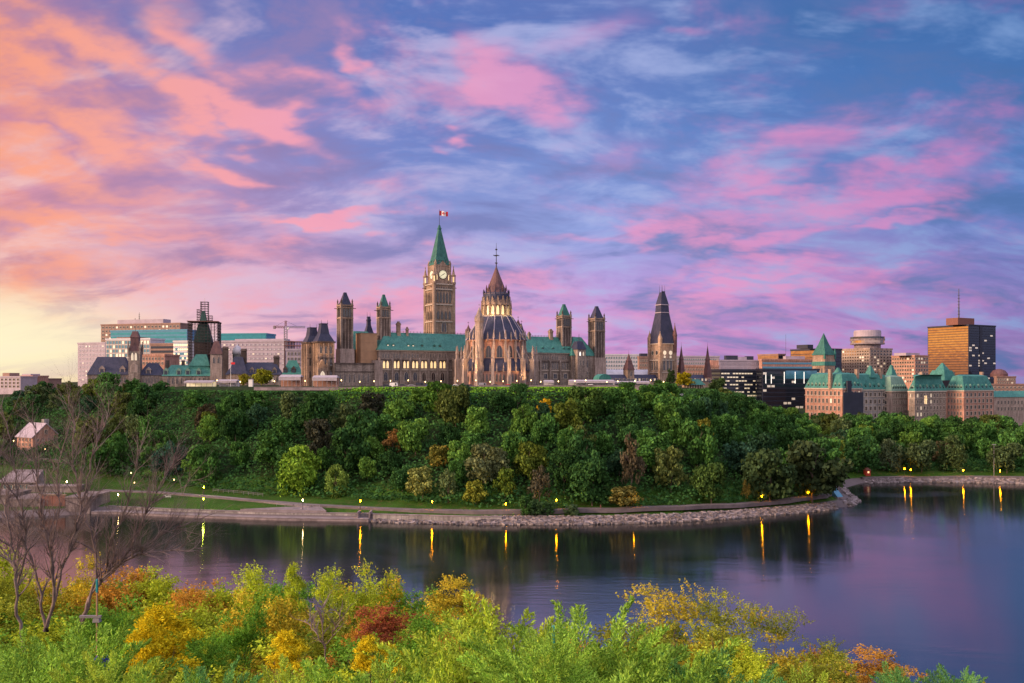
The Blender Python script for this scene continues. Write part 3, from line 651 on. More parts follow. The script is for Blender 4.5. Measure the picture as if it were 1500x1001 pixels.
def dormer(b, parent, u, w, z, ww, h, mat, d=2.5, gm='glass', face='F'):
    mb = MB(); mb.box(-ww/2, ww/2, 0, d, 0, h*.6); mb.add([(-ww/2-.2,-.2,h*.6),(ww/2+.2,-.2,h*.6),(0,-.2,h),(-ww/2-.2,d*1.3,h*.6),(ww/2+.2,d*1.3,h*.6),(0,d*1.3,h)], [(0,1,2),(5,4,3),(0,2,5,3),(1,4,5,2),(0,3,4,1)])
    mb.mi = 1; mb.box(-ww*.3, ww*.3, -.08, -.01, .1, h*.55)
    me = WC.setdefault(('dormer', round(ww, 1), round(h, 1), mat, gm), None) or mb.mesh('dormer', [M[mat], M[gm]]); WC[('dormer', round(ww, 1), round(h, 1), mat, gm)] = me
    return link('dormer', me, parent, (u, w, z), {'F': 0, 'L': -math.pi/2}[face])

# ------------------------------------------------------------------ the parliament building
CB = Bld('parliament_building', 'long sandstone parliament block with green copper roofs, chimneys and four ventilation towers', 'parliament building', 555, 480, 30, z0=40.6)
def vent(pxL, pxC, pxR, w0, pyE, pyA, roof, label, basepy=None, pxB=None):
    u0, u1 = CB.U(pxC, w0), CB.U(pxR, w0); W = u1-u0; cu, cw = (u0+u1)/2, w0+W/2
    p = empty('ventilation_tower', (0,0,0)); p.parent = CB.o
    ze, za = CB.Z(pyE, u0, w0), CB.Z(pyA, cu, cw); h = W/2
    mb = MB(); mb.box(u0, u1, w0, w0+W, 0, ze)
    for a in (u0, u1):
        for c in (w0, w0+W): mb.box(a-.45 if a == u0 else a-.55, a+.55 if a == u0 else a+.45, c-.45 if c == w0 else c-.55, c+.55 if c == w0 else c+.45, 0, ze+.8)
    for f in (.35, .65):                         # long panels between slim ribs
        mb.box(u0+W*f-.22, u0+W*f+.22, w0-.32, w0, 6, ze-W*1.25); mb.box(u0-.32, u0, w0+W*f-.22, w0+W*f+.22, 6, ze-W*1.25)
    o = mb.build('shaft', M['stone'], p)
    mb = MB(); mb.box(u0+W*.14, u0+W*.86, w0-.12, w0-.02, 5, ze-W*1.3); mb.box(u0-.12, u0-.02, w0+W*.2, w0+W*.8, 5, ze-W*1.3); mb.build('recess_shade_panel', M['stone_dark'], p)  # dark stone between the ribs paints in the shade of a recess
    for z, t_ in ((ze-.1, .7), (ze-W*1.15, .5), (ze-W*.25, .4)): mb = MB(); mb.box(u0-.6, u1+.6, w0-.6, w0+W+.6, z-t_, z); mb.build('cornice', M['stone_warm'], p)
    mb = MB(); mb.fr(u0+.3, u1-.3, w0+.3, w0+W-.3, ze, cu-h*.24, cu+h*.24, cw-h*.24, cw+h*.24, za)
    mb.fr(cu-h*.28, cu+h*.28, cw-h*.28, cw+h*.28, za, cu-h*.2, cu+h*.2, cw-h*.2, cw+h*.2, za+.5); mb.build('roof', M[roof], p)
    mb = MB()
    for dx, dy in ((-1,-1),(1,-1),(-1,1),(1,1)): pinnacle(mb, cu+dx*h, cw+dy*h, ze+.5, 2.8, .42)
    mb.build('pinnacle', M['stone_dark'], p)
    mb = MB()
    for s_ in (-1, 1): mb.box(cu+s_*h, cu+s_*(h+2.2), w0-.1, w0+.2, ze-2.2, ze-1.85); mb.box(u0-2.0, u0, w0+W*(.5+s_*.45)-.15, w0+W*(.5+s_*.45)+.15, ze-2.2, ze-1.85)
    mb.build('gargoyle', M['stone_dark'], p)
    for i in range(3):
        f = .25+.25*i; CB.win('arch', u0+W*f, w0, ze-W*1.05, W*.15, W*.75, 'F', 'glass', p, 'frame_dark'); CB.win('arch', u0, w0+W*f, ze-W*1.05, W*.15, W*.75, 'L', 'glass', p, 'frame_dark')
    if basepy:
        zb = CB.Z(basepy, u0, w0); mb = MB(); mb.fr(u0-1.1, u1+1.1, w0-1.1, w0+W+1.1, 0, u0-.9, u1+.9, w0-.9, w0+W+.9, zb); mb.build('base', M['stone_pale'], p)
    p['label'] = label; return u0, u1, ze
vent(494, 500, 516, 4, 446, 430, 'slate', 'tower with dark slate cap', 511)
vent(552, 558, 571, 6, 449, 433, 'copper_spire', 'tower with green copper cap')
vent(817, 824, 836, 3, 462, 447, 'copper_spire', 'tower with green copper cap')
vent(865, 872, 885, -4, 466, 450, 'slate', 'tower with dark slate cap', 524)
zt = CB.Z(512.5, 0, 0); zr = CB.Z(487, 8, 9); UE = CB.U(866, 0)
mb = MB(); mb.box(0, UE, 0, 22, 0, zt); mb.build('wall', M['stone'], CB.o)
mb = MB(); mb.hip(-.8, UE+.8, -.8, 22.8, zt, zr, 7.5, 8.5)
r0 = CB.U(700, 8); mb.build('roof', M['copper'], CB.o)
mb = MB()
for i in range(60): mb.box(7+i*(UE-14)/60, 7.15+i*(UE-14)/60, 7.75, 7.9, zr, zr+.9)
mb.box(7, UE-7, 7.7, 7.95, zr+.5, zr+.62); mb.build('roof_cresting', M['iron'], CB.o)
zs = [CB.Z(526.5, 0, 0), CB.Z(541, 0, 0), zt+.05]
for z in zs: mb = MB(); mb.box(-.45, UE+.45, -.45, 22.4, z-.6, z); mb.build('string_course', M['stone_dark' if z is zs[0] else 'frame'], CB.o)
for px in (556, 575, 587, 601, 615, 628, 641, 656, 664, 792, 806, 821, 836): 
    u = CB.U(px, -.9); mb = MB(); mb.box(u-.6, u+.6, -1.1, 0, 0, zs[0]-.2); mb.fr(u-.6, u+.6, -1.1, 0, zs[0]-.2, u-.45, u+.45, -.4, 0, zs[0]+1); mb.build('buttress', M['stone_warm' if px in (556, 664) else 'stone'], CB.o)
for i, px in enumerate((565, 581, 595, 608, 621, 634.5, 648)):
    for d_ in (-2.6, 2.6):
        u = CB.U(px+d_, 0); CB.win('arch', u, 0, CB.Z(539.5, u, 0), 1.15, 4.1, 'F', 'lit')
    for d_ in (-4, 0, 4): u = CB.U(px+d_, 0); CB.win('arch', u, 0, CB.Z(524.5, u, 0), .75, 2.6, 'F', 'glass')
    u = CB.U(px, 0); CB.win('arch', u, 0, CB.Z(558, u, 0), 2.3, 5.0, 'F', 'glass_dark')
for i, px in enumerate((799, 813, 828, 841)):
    for d_ in (-3.4, 0, 3.4):
        u = CB.U(px+d_, 0); CB.win('arch', u, 0, CB.Z(541, u, 0), .9, 4.6, 'F', 'glass'); CB.win('arch', u, 0, CB.Z(527, u, 0), .8, 2.4, 'F', 'glass')
    u = CB.U(px, 0); CB.win('rect', u, 0, CB.Z(555, u, 0), 2.4, 3.0, 'F', 'glass_dark')
for px in (568, 576, 598, 605, 618, 636, 644, 795, 810, 826, 833):
    u = CB.U(px, 1.5); dormer(CB, CB.o, u, 1.2, zt+1.6, 1.6, 2.4, 'copper', gm='glass' if px not in (568,576,598,605) else 'lit_dim')
for px, pt, pb, wd, m_ in ((584.5, 473, 494, 2.0, 'stone_warm'), (597, 481, 490, 1.3, 'stone_warm'), (808, 484, 506, 2.3, 'stone_warm'), (776, 488, 500, 1.6, 'stone')):
    w_ = 6; u = CB.U(px, w_); z1 = CB.Z(pt, u, w_); mb = MB(); mb.box(u-wd/2, u+wd/2, w_, w_+wd, zt, z1); mb.box(u-wd/2-.25, u+wd/2+.25, w_-.25, w_+wd+.25, z1-1.2, z1-.6); mb.box(u-wd*.3, u+wd*.3, w_+wd*.2, w_+wd*.8, z1, z1+.8); mb.build('chimney', M[m_], CB.o)
# cross roof and dark pavilion at the right end
u0, u1 = CB.U(838, -3), CB.U(872, -3); ze = CB.Z(521, u0, -3); za = CB.Z(494, u0+6, 6)
mb = MB(); mb.box(u0, u1, -3, 20, 0, ze); mb.build('wall', M['stone'], CB.o)
mb = MB(); mb.hip(u0-.6, u1+.6, -3.6, 26, ze, za, (u1-u0)*.36, 8); mb.build('roof', M['copper'], CB.o)
CB.grid('arch', 'F', u0+1, u1-5, -3, CB.Z(540, u0, -3), CB.Z(526, u0, -3), 5, 1, .4, .8); CB.grid('rect', 'F', u0+1, u1-5, -3, CB.Z(558, u0, -3), CB.Z(543, u0, -3), 5, 2, .4, .6)
ua, ub = CB.U(846, -6), CB.U(858, -6); p = empty('pavilion', (0,0,0)); p.parent = CB.o; z1 = CB.Z(512, ua, -6)
mb = MB(); mb.box(ua, ub, -6, 0, 0, z1); mb.build('wall', M['stone'], p)
mb = MB(); mb.hip(ua-.5, ub+.5, -6.5, 2, z1, CB.Z(500, ua, -4), 1.6, 2.5); mb.tube([((ua+ub)/2, -3, CB.Z(500, ua, -4)), ((ua+ub)/2, -3, CB.Z(489, ua, -4))], [.3, .1]); mb.build('roof', M['slate'], p)
for f in (.3, .7): CB.win('arch', ua+(ub-ua)*f, -6, z1-4, .9, 2.6, 'F', 'lit_white' if f < .5 else 'lit_dim', p); CB.win('rect', ua+(ub-ua)*f, -6, z1-10, 1, 3, 'F', 'glass', p)
# the link behind the hoarding, its copper roof and the small slate turret
ua, ub = CB.U(514, 12), CB.U(556, 12); z1 = CB.Z(512, ua, 12)
mb = MB(); mb.box(ua, ub, 12, 30, 0, z1); mb.build('wall', M['stone_dark'], CB.o)
mb = MB(); mb.hip(ua-.5, ub+.5, 11.5, 31, z1, CB.Z(485, ua+5, 18), 5, 8); mb.build('roof', M['copper'], CB.o)
ut = CB.U(540, 22); zz0, zz1 = CB.Z(489, ut, 22), CB.Z(464, ut, 22)
p = empty('turret', (0,0,0)); p.parent = CB.o
mb = MB(); mb.lathe(ut, 22, [(3.6, zz0-8), (3.6, zz0), (2.9, zz0+1), (1.5, zz0+5), (1.4, zz0+7.4), (1.7, zz0+7.6), (1.1, zz1-.8), (1.35, zz1-.5), (.9, zz1)], 4, math.pi/4); mb.build('roof', M['slate'], p)
mb = MB()
for dx in (-.9, .9): mb.tube([(ut+dx, 22, zz1-.4), (ut+dx, 22, zz1+2.6)], [.14, .05], 4)
mb.build('finial', M['iron'], p)
# low connecting range
ua, ub = CB.U(480, -4), CB.U(550, -4); z1 = CB.Z(533.5, CB.U(520, -4), -4)
mb = MB(); mb.box(ua, ub, -4, 6, 0, z1); mb.build('wall', M['stone'], CB.o)
mb = MB(); mb.box(ua-.3, ub+.3, -4.4, 6.3, z1-.1, z1+.6); mb.box(ua, ub, -4.3, -4, z1-4.4, z1-4); mb.build('parapet', M['stone_dark'], CB.o)
CB.grid('arch', 'F', ua+3, ub-3, -4, 1.5, z1-4.6, 8, 1, .32, .75)
ua, ub = CB.U(546, -2), CB.U(557, -2); mb = MB(); mb.box(ua, ub, -5.5, 0, 0, CB.Z(528, ua, -4)); mb.build('pier', M['stone_pale'], CB.o)
# left corner pavilions with steep slate roofs
for L, C_, R_, w0, ye, yt, xi in ((444.5, 451, 470, 6, 501, 481, .2), (461, 466.5, 488, -4, 500, 475, .24)):
    p = empty('corner_pavilion', (0,0,0)); p.parent = CB.o
    ua, ub = CB.U(C_, w0), CB.U(R_, w0); wb = CB.W(L, ua); wb = max(wb, w0+9); z1 = CB.Z(ye, ua, w0); z2 = CB.Z(yt, ua, w0+4)
    mb = MB(); mb.box(ua, ub, w0, wb, 0, z1)
    for f in (0, .33, .66, 1): mb.box(ua+(ub-ua)*f-.5, ua+(ub-ua)*f+.5, w0-.9, w0, 0, z1-1); mb.box(ua-.9, ua, w0+(wb-w0)*f-.5, w0+(wb-w0)*f+.5, 0, z1-1)
    mb.build('wall', M['stone_warm'], p)
    mb = MB(); mb.box(ua-1.1, ub+1.1, w0-1.1, wb+.6, z1-.8, z1); mb.build('cornice', M['stone_dark'], p); mb = MB(); mb.box(ua-.7, ub+.7, w0-.97, w0, z1-9.2, z1-8.8); mb.build('string_course', M['stone_dark'], p)
    iu = (ub-ua)*xi; mb = MB(); mb.fr(ua-.6, ub+.6, w0-.6, wb, z1, ua+iu*.8, ub-iu*.8, w0+iu*.8, wb-iu*.8, z1+(z2-z1)*.45); mb.fr(ua+iu*.8, ub-iu*.8, w0+iu*.8, wb-iu*.8, z1+(z2-z1)*.45, ua+iu*1.2, ub-iu*1.2, w0+iu*1.2, wb-iu*1.2, z2); mb.box(ua+iu*1.1, ub-iu*1.1, w0+iu*1.1, wb-iu*1.1, z2, z2+.5); mb.build('roof', M['slate'], p)
    mb = MB()
    for f in (0, 1): mb.tube([(ua+iu*1.2+(ub-ua-iu*2.4)*f, w0+iu*1.2, z2), (ua+iu*1.2+(ub-ua-iu*2.4)*f, w0+iu*1.2, z2+2.4)], [.15, .05], 4)
    mb.build('finial', M['iron'], p)
    for j in range(3): 
        for f in (.17, .5, .83): CB.win('arch', ua+(ub-ua)*f, w0, z1-6.5-j*6.6, 1.2, 4.0, 'F', 'glass', p); 
        for f in (.2, .5, .8): CB.win('arch', ua, w0+(wb-w0)*f, z1-6.5-j*6.6, 1.0, 4.0, 'L', 'glass', p)
ua, ub = CB.U(466, -8), CB.U(479, -8); z1 = CB.Z(538, ua, -8)
p = empty('entrance_bay', (0,0,0)); p.parent = CB.o
mb = MB(); mb.box(ua, ub, -8, -4.9, 0, z1); um = (ua+ub)/2
mb.add([(ua,-8,z1),(ub,-8,z1),(um,-8,z1+4),(ua,-4.9,z1),(ub,-4.9,z1),(um,-4.9,z1+4)], [(0,1,2),(5,4,3),(0,2,5,3),(1,4,5,2),(0,3,4,1)])
for a in (ua, ub): pinnacle(mb, a, -8, z1-2, 6, .5)
mb.build('gabled_wall', M['stone_warm'], p); CB.win('arch', um, -8, 2, 2.6, 6.5, 'F', 'lit_dim', p)
CB.done()
# tan hoarding
ua, ub = CB.U(528.5, 3), CB.U(554, 3)
b = Bld('site_hoarding', 'tall blank tan hoarding box between the two left ventilation towers', 'hoarding', 528.5, CB.D(ua, 3), 30, z0=40.6); z1 = b.Z(488.5, 0, 0)
mb = MB(); mb.box(0, b.U(552.5), 0, 8, 0, z1); mb.build('sheeting', M['hoarding'], b.o)
mb = MB(); u1 = b.U(552.5)
for i in range(1, 6): mb.box(-.03, u1+.03, -.05, 0, z1*i/6-.04, z1*i/6+.04)
mb.box(-.15, u1+.15, -.15, 8.15, z1, z1+.3); mb.build('batten', M['wood'], b.o)

# ------------------------------------------------------------------ clock tower
uc = CB.U(636, 34); PT = Bld('clock_tower', 'tall stone clock tower with green copper spire, lit clock and a flag on top', 'clock tower', 636, CB.D(uc, 34), 30, z0=40.6)
S = PT.U(664.3); zc = PT.Z(415, 0, 0)
mb = MB(); mb.box(0, S, 0, S, 0, zc)
for a in (0, S):
    for c in (0, S): mb.lathe(a, c, [(1.35, 0), (1.35, zc*.5), (1.2, zc*.55), (1.2, zc)], 8)
for f in (.3, .5, .7): mb.box(S*f-.2, S*f+.2, -.4, 0, zc*.35, zc-12.5); mb.box(-.4, 0, S*f-.2, S*f+.2, zc*.35, zc-12.5)
mb.build('shaft', M['stone_warm'], PT.o)
mb = MB()
for z in (zc, zc-3.2, PT.Z(445, 0, 0), PT.Z(470, 0, 0)): mb.box(-.7, S+.7, -.7, S+.7, z-.7, z)
mb.build('cornice', M['frame'], PT.o)
for i in range(5): f = .18+.16*i; PT.win('arch', S*f, 0, PT.Z(442.5), 1.05, 6.6, 'F', 'glass', None, 'frame_dark'); PT.win('arch', 0, S*f, PT.Z(442.5), 1.05, 6.6, 'L', 'glass', None, 'frame_dark')
for i in range(4): f = .2+.2*i; PT.win('arch', S*f, 0, PT.Z(467), 1.3, 5.0, 'F', 'glass', None, 'frame_dark'); PT.win('arch', 0, S*f, PT.Z(467), 1.3, 5.0, 'L', 'glass', None, 'frame_dark')
for i in range(7): f = .14+.12*i; PT.win('arch', S*f, 0, PT.Z(425.5), .7, 2.4, 'F', 'glass', None, 'frame_dark')
PT.win('arch', S*.5, 0, PT.Z(486), 3.2, 6.5, 'F', 'glass_dark')
i_ = 1.7; zk = PT.Z(386.5, 0, 0)
mb = MB(); mb.box(i_, S-i_, i_, S-i_, zc, zk)
for a in (i_, S-i_):
    for c in (i_, S-i_): mb.lathe(a, c, [(.8, zc), (.8, zk+.5), (.95, zk+.7), (.1, zk+3.2)], 6)
mb.add([(i_+1.5, i_-.25, zk-1), (S-i_-1.5, i_-.25, zk-1), (S/2, i_-.25, zk+2.6), (i_+1.5, i_, zk-1), (S-i_-1.5, i_, zk-1), (S/2, i_+2, zk+2.6)], [(0,1,2),(3,5,4),(0,2,5,3),(1,4,5,2)])
mb.build('clock_stage', M['stone_warm'], PT.o)
for a in (0, S):
    for c in (0, S):
        mb = MB(); mb.lathe(a, c, [(1.5, zc+.01), (1.5, zc+1.2)], 8)
        for k in range(8): an = k*math.pi/4; mb.tube([(a+1.2*math.cos(an), c+1.2*math.sin(an), zc+1.2), (a+1.2*math.cos(an), c+1.2*math.sin(an), zc+5)], .22, 4)
        mb.lathe(a, c, [(1.5, zc+5), (1.6, zc+5.6), (.9, zc+6.4), (.15, zc+10.6), (.35, zc+10.8), (.05, zc+11.8)], 8)
        q = mb.build('corner_turret', M['stone_warm'], PT.o)
        mb = MB(); mb.lathe(a, c, [(.7, zc+1.21), (.7, zc+4.6)], 6); mb.build('lantern', M['lit'], q)
rC = 2.6; zcl = PT.Z(402.5, S/2, i_)
for face, px_, rz in (('F', (S/2, i_-.3, zcl), 0), ('L', (i_-.3, S/2, zcl), -math.pi/2)):
    mb = MB(); mb.plate([(rC*1.12*math.cos(k*math.pi/12), rC*1.12*math.sin(k*math.pi/12)) for k in range(24)], .25, .25)
    c_ = mb.build('clock', M['iron'], PT.o); c_.location = px_; c_.rotation_euler = (0, 0, rz)
    mb = MB(); mb.plate([(rC*math.cos(k*math.pi/12), rC*math.sin(k*math.pi/12)) for k in range(24)], -.02, .06); mb.build('dial', emis('clock_dial', (1,.88,.5), .62, (.5,.5,.45)), c_)
    mb = MB()
    for k in range(12):
        a = k*math.pi/6; mb.box(-.09, .09, -.12, -.09, rC*.74, rC*.93)
        for q in range(len(mb.v)-8, len(mb.v)): x_, y_, z_ = mb.v[q]; mb.v[q] = (x_*math.cos(a)+z_*math.sin(a), y_, -x_*math.sin(a)+z_*math.cos(a))
    mb.build('hour_mark', M['iron'], c_)
    for L, an, wd in ((rC*.85, R(-125), .13), (rC*.55, R(60), .2)):
        mb = MB(); mb.box(-wd, wd, -.19, -.13, -.4, L); h_ = mb.build('clock_hand', M['iron'], c_); h_.rotation_euler = (0, an, 0)
for f in (.18, .82): PT.win('arch', S*f, i_-.01, zcl-3.4, .9, 3.6, 'F', 'lit'); 
ztop = PT.Z(336, S/2, S/2); m_ = S/2
mb = MB(); mb.fr(i_-.2, S-i_+.2, i_-.2, S-i_+.2, zk, i_+1.0, S-i_-1.0, i_+1.0, S-i_-1.0, zk+(ztop-zk)*.22); mb.fr(i_+1.0, S-i_-1.0, i_+1.0, S-i_-1.0, zk+(ztop-zk)*.22, m_-.8, m_+.8, m_-.8, m_+.8, ztop)
mb.box(m_-1.1, m_+1.1, m_-1.1, m_+1.1, ztop, ztop+.5); mb.fr(m_-.9, m_+.9, m_-.9, m_+.9, ztop+.5, m_-.4, m_+.4, m_-.4, m_+.4, ztop+2.6); sp = mb.build('spire', M['copper_spire'], PT.o)
for f in (.25, .5, .75): dormer(PT, PT.o, i_+(S-2*i_)*f, i_+.1, zk+1.4, 1.2, 2.0, 'copper_spire')
for f in (.3, .7): dormer(PT, PT.o, i_+.1, i_+(S-2*i_)*f, zk+1.4, 1.2, 2.0, 'copper', face='L')
dormer(PT, PT.o, m_, i_+2.5, zk+(ztop-zk)*.42, .8, 1.4, 'copper', gm='lit_white')
mb = MB()
for s_ in (-1, 1):
    for f in (.08, .92): mb.box(m_+s_*m_, m_+s_*(m_+2.6), S*f-.2, S*f+.2, zc-2.4, zc-2.0)
mb.build('gargoyle', M['stone_dark'], PT.o)
zf = PT.Z(308, m_, m_); mb = MB(); mb.tube([(m_, m_, ztop+2.4), (m_, m_, zf)], [.16, .09], 6); mb.lathe(m_, m_, [(.05, zf), (.25, zf+.15), (.05, zf+.35)], 6); mb.build('flagpole', M['iron'], PT.o)
PT.done()
# flag: red, white with a red maple leaf, red
fl = empty('flag', (PT.x+m_*PT.c-m_*PT.s, PT.y+m_*PT.s+m_*PT.c, PT.z0+zf-3.4), R(14), 'red and white maple leaf flag flying from the clock tower spire', 'flag')
fw_, fh_ = 5.6, 3.0
def fwave(x, z, off=0): return (x, .28*math.sin(x*1.6)+off, z - .08*x + .12*math.sin(x*1.3))
mb = MB()
for i in range(16):
    x0, x1 = fw_*i/16, fw_*(i+1)/16; mb.mi = 0 if (i < 4 or i >= 12) else 1
    a = [fwave(x0, 0, -.02), fwave(x1, 0, -.02), fwave(x1, fh_, -.02), fwave(x0, fh_, -.02)]; c = [(p[0], p[1]+.04, p[2]) for p in a]
    mb.add(a+c, [(0,1,2,3),(7,6,5,4),(0,4,5,1),(3,2,6,7),(0,3,7,4),(1,5,6,2)])
mb.build('cloth', [M['red_paint'], M['white_paint']], fl)
lf = [(0,1),(.18,.62),(.42,.72),(.34,.2),(.62,.48),(.70,.34),(1,.36),(.86,.1),(.96,0),(.42,-.42),(.48,-.6),(.06,-.52),(.06,-1),(-.06,-1),(-.06,-.52),(-.48,-.6),(-.42,-.42),(-.96,0),(-.86,.1),(-1,.36),(-.70,.34),(-.62,.48),(-.34,.2),(-.42,.72),(-.18,.62)]
for off in (-.05, .05):
    vs = [fwave(fw_/2+x*1.15, fh_/2+z*1.2, off) for x, z in lf]; mb = MB(); mb.add(vs, [tuple(range(len(vs)))]); mb.build('maple_leaf', M['red_paint'], fl)

# ------------------------------------------------------------------ the round library
ul = (lambda w: CB.U(727, w))(-25.0); DL = CB.D(ul, -25)
LB = Bld('library_rotunda', 'round gothic library with flying buttresses, dark ribbed roof and glowing lantern', 'library', 727, DL, 30, z0=40.6)
px2m = DL/F; zz = lambda py: WZ(py, DL)-LB.z0; N = 16
def ring(prof, name, mat, parent=None, n=N, smooth=False): mb = MB(); mb.lathe(0, 0, prof, n); return mb.build(name, M[mat], parent or LB.o, smooth)
ring([(19.0, 0), (19.0, zz(544))], 'arcade_wall', 'pink_stone'); ring([(19.5, zz(544)), (19.5, zz(543)), (16.0, zz(526)), (15.5, zz(526))], 'lower_roof', 'slate')
ring([(15.8, zz(527)), (15.8, zz(501)), (17.2, zz(500.5)), (17.2, zz(499))], 'drum', 'pink_stone')
ring([(17.6, zz(499)), (14.2, zz(484)), (11.2, zz(472)), (9.0, zz(464.5))], 'main_roof', 'slate')
ribs = [(17.75, zz(499)), (14.35, zz(484)), (11.35, zz(472)), (9.1, zz(464))]
for k in range(N):
    a = math.pi/N + 2*math.pi*k/N; mb = MB(); mb.tube([(r*math.cos(a), r*math.sin(a), z) for r, z in ribs], [.32, .28, .25, .2], 4); mb.build('roof_rib', M['lavender'], LB.o)
lant = empty('lantern_stage', (0,0,0)); lant.parent = LB.o
ring([(7.4, zz(465)), (7.4, zz(431))], 'lantern_core', 'stone_warm', lant)
ring([(9.2, zz(465)), (9.2, zz(463.5)), (8.2, zz(463.4))], 'gallery', 'frame', lant)
ring([(7.55, zz(446)), (7.9, zz(445)), (7.6, zz(432)), (6.4, zz(429.5))], 'lantern_roof', 'slate', lant)
for k in range(N):
    a = 2*math.pi*k/N; R_ = 7.45*math.cos(math.pi/N)
    def put(me, nm, par, r, z): o = link(nm, me, par, (r*math.cos(a), r*math.sin(a), z), a+math.pi/2); return o
    if k == 0:
        m1 = win_mesh('arch', 1.5, 5.2, 'lit', 'stone_warm')
        mb = MB(); hg = zz(436)-zz(449); mb.add([(-1.45,-.9,0),(1.45,-.9,0),(0,-.9,hg),(-1.45,.1,0),(1.45,.1,0),(0,.6,hg)], [(0,1,2),(3,5,4),(0,2,5,3),(1,4,5,2),(0,3,4,1)]); m2 = mb.mesh('gable', M['stone_warm'])
        mb = MB(); pinnacle(mb, 0, 0, 0, zz(440)-zz(464), .42); m3 = mb.mesh('pinnacle', M['stone_warm'])
        m4 = win_mesh('arch', 2.9, 6.6, 'glass', 'stone_pale'); m5 = win_mesh('arch', .95, 4.3, 'glass', 'frame')
        # buttress: outer pier with pinnacle, flying arch up to the drum
        mb = MB(); mb.box(-.75, .75, 0, 2.6, 0, zz(528)); mb.fr(-.75, .75, 0, 2.6, zz(528), -.6, .6, .4, 2.2, zz(526)); pinnacle(mb, 0, 1.2, zz(529), zz(507)-zz(529), .72)
        mb.box(-.95, .95, -.25, 3.2, 0, zz(552)); 
        L = 24.2-15.9; n_ = 7
        for i in range(n_):
            f0, f1 = i/n_, (i+1)/n_; c0 = lambda f: zz(532)+(zz(508)-zz(532))*f; d0 = lambda f: zz(540)+(zz(512)-zz(540))*math.sin(f*math.pi/2)
            y0, y1 = 1.5+f0*(L-1.5), 1.5+f1*(L-1.5)
            mb.add([(-.4,y0,d0(f0)),(.4,y0,d0(f0)),(.4,y1,d0(f1)),(-.4,y1,d0(f1)),(-.4,y0,c0(f0)),(.4,y0,c0(f0)),(.4,y1,c0(f1)),(-.4,y1,c0(f1))], [(3,2,1,0),(4,5,6,7),(0,1,5,4),(1,2,6,5),(2,3,7,6),(3,0,4,7)])
        mb.box(-.6, .6, L-1.2, L, 0, zz(506)); pinnacle(mb, 0, L-.8, zz(507), zz(485)-zz(507), .66)
        m6 = mb.mesh('flying_buttress', M['stone_pale'])
        mb = MB(); pinnacle(mb, 0, 0, 0, 5.2, .42); m8 = mb.mesh('pinnacle', M['stone_pale'])
        mb = MB(); mb.add([(-1.9,-.35,0),(1.9,-.35,0),(0,-.35,3.6),(-1.9,.2,0),(1.9,.2,0),(0,.2,3.6)], [(0,1,2),(3,5,4),(0,2,5,3),(1,4,5,2),(0,3,4,1)]); m7 = mb.mesh('drum_gable', M['pink_stone'])
    put(m1, 'window', lant, R_, zz(462)); put(m2, 'gable', lant, R_, zz(448))
    put(m4, 'window', LB.o, 15.8*math.cos(math.pi/N), zz(524.5)); put(m7, 'drum_gable', LB.o, 15.8*math.cos(math.pi/N), zz(508))
    for s_ in (-1.9, 1.9): o = put(m8, 'pinnacle', LB.o, 19.3*math.cos(math.pi/N), zz(546)); o.location = (o.location[0]-math.sin(a)*s_, o.location[1]+math.cos(a)*s_, o.location[2])
    put(m8, 'pinnacle', LB.o, 17.0, zz(501.5))
    for s_ in (-2.0, 0, 2.0):
        o = put(m5, 'window', LB.o, 19.0*math.cos(math.pi/N), zz(559)); o.location = (o.location[0]-math.sin(a)*s_, o.location[1]+math.cos(a)*s_, o.location[2])
    a = math.pi/N + 2*math.pi*k/N
    o = link('pinnacle', m3, lant, (8.6*math.cos(a), 8.6*math.sin(a), zz(464)), a); link('flying_buttress', m6, LB.o, (24.2*math.cos(a), 24.2*math.sin(a), 0), a+math.pi/2)
ring([(6.2, zz(430)), (4.3, zz(418)), (2.0, zz(403)), (.3, zz(391))], 'cone_roof', 'slate_brown')
for k in range(16):
    a = 2*math.pi*(k+.5)/16; mb = MB(); pinnacle(mb, 7.4*math.cos(a), 7.4*math.sin(a), zz(433), 3.4, .3); mb.build('pinnacle', M['slate'], lant)
for k in range(8):
    a = 2*math.pi*k/8; l = bpy.data.lights.new('gallery_lamp', 'POINT'); l.energy = 170; l.color = (1,.68,.25); l.shadow_soft_size = .3; q = bpy.data.objects.new('gallery_lamp', l); col.objects.link(q); q.parent = lant; q.location = (9.6*math.cos(a), 9.6*math.sin(a), zz(462))
for k in range(8):
    a = math.pi*2*k/8+.2; mb = MB(); mb.lathe(5.6*math.cos(a), 5.6*math.sin(a), [(.5, zz(427)), (.5, zz(423)), (.05, zz(417))], 4); mb.build('roof_dormer', M['slate_brown'], LB.o)
mb = MB(); mb.tube([(0,0,zz(391)), (0,0,zz(356))], [.3, .07], 6)
for z_, r_ in ((zz(386), .9), (zz(375), 2.0), (zz(366), .7)): mb.box(-r_, r_, -.12, .12, z_, z_+.4); mb.box(-.12, .12, -r_, r_, z_, z_+.4); mb.lathe(0, 0, [(.2, z_-.5), (.55, z_), (.2, z_+.6)], 6)
mb.build('finial', M['iron'], LB.o)
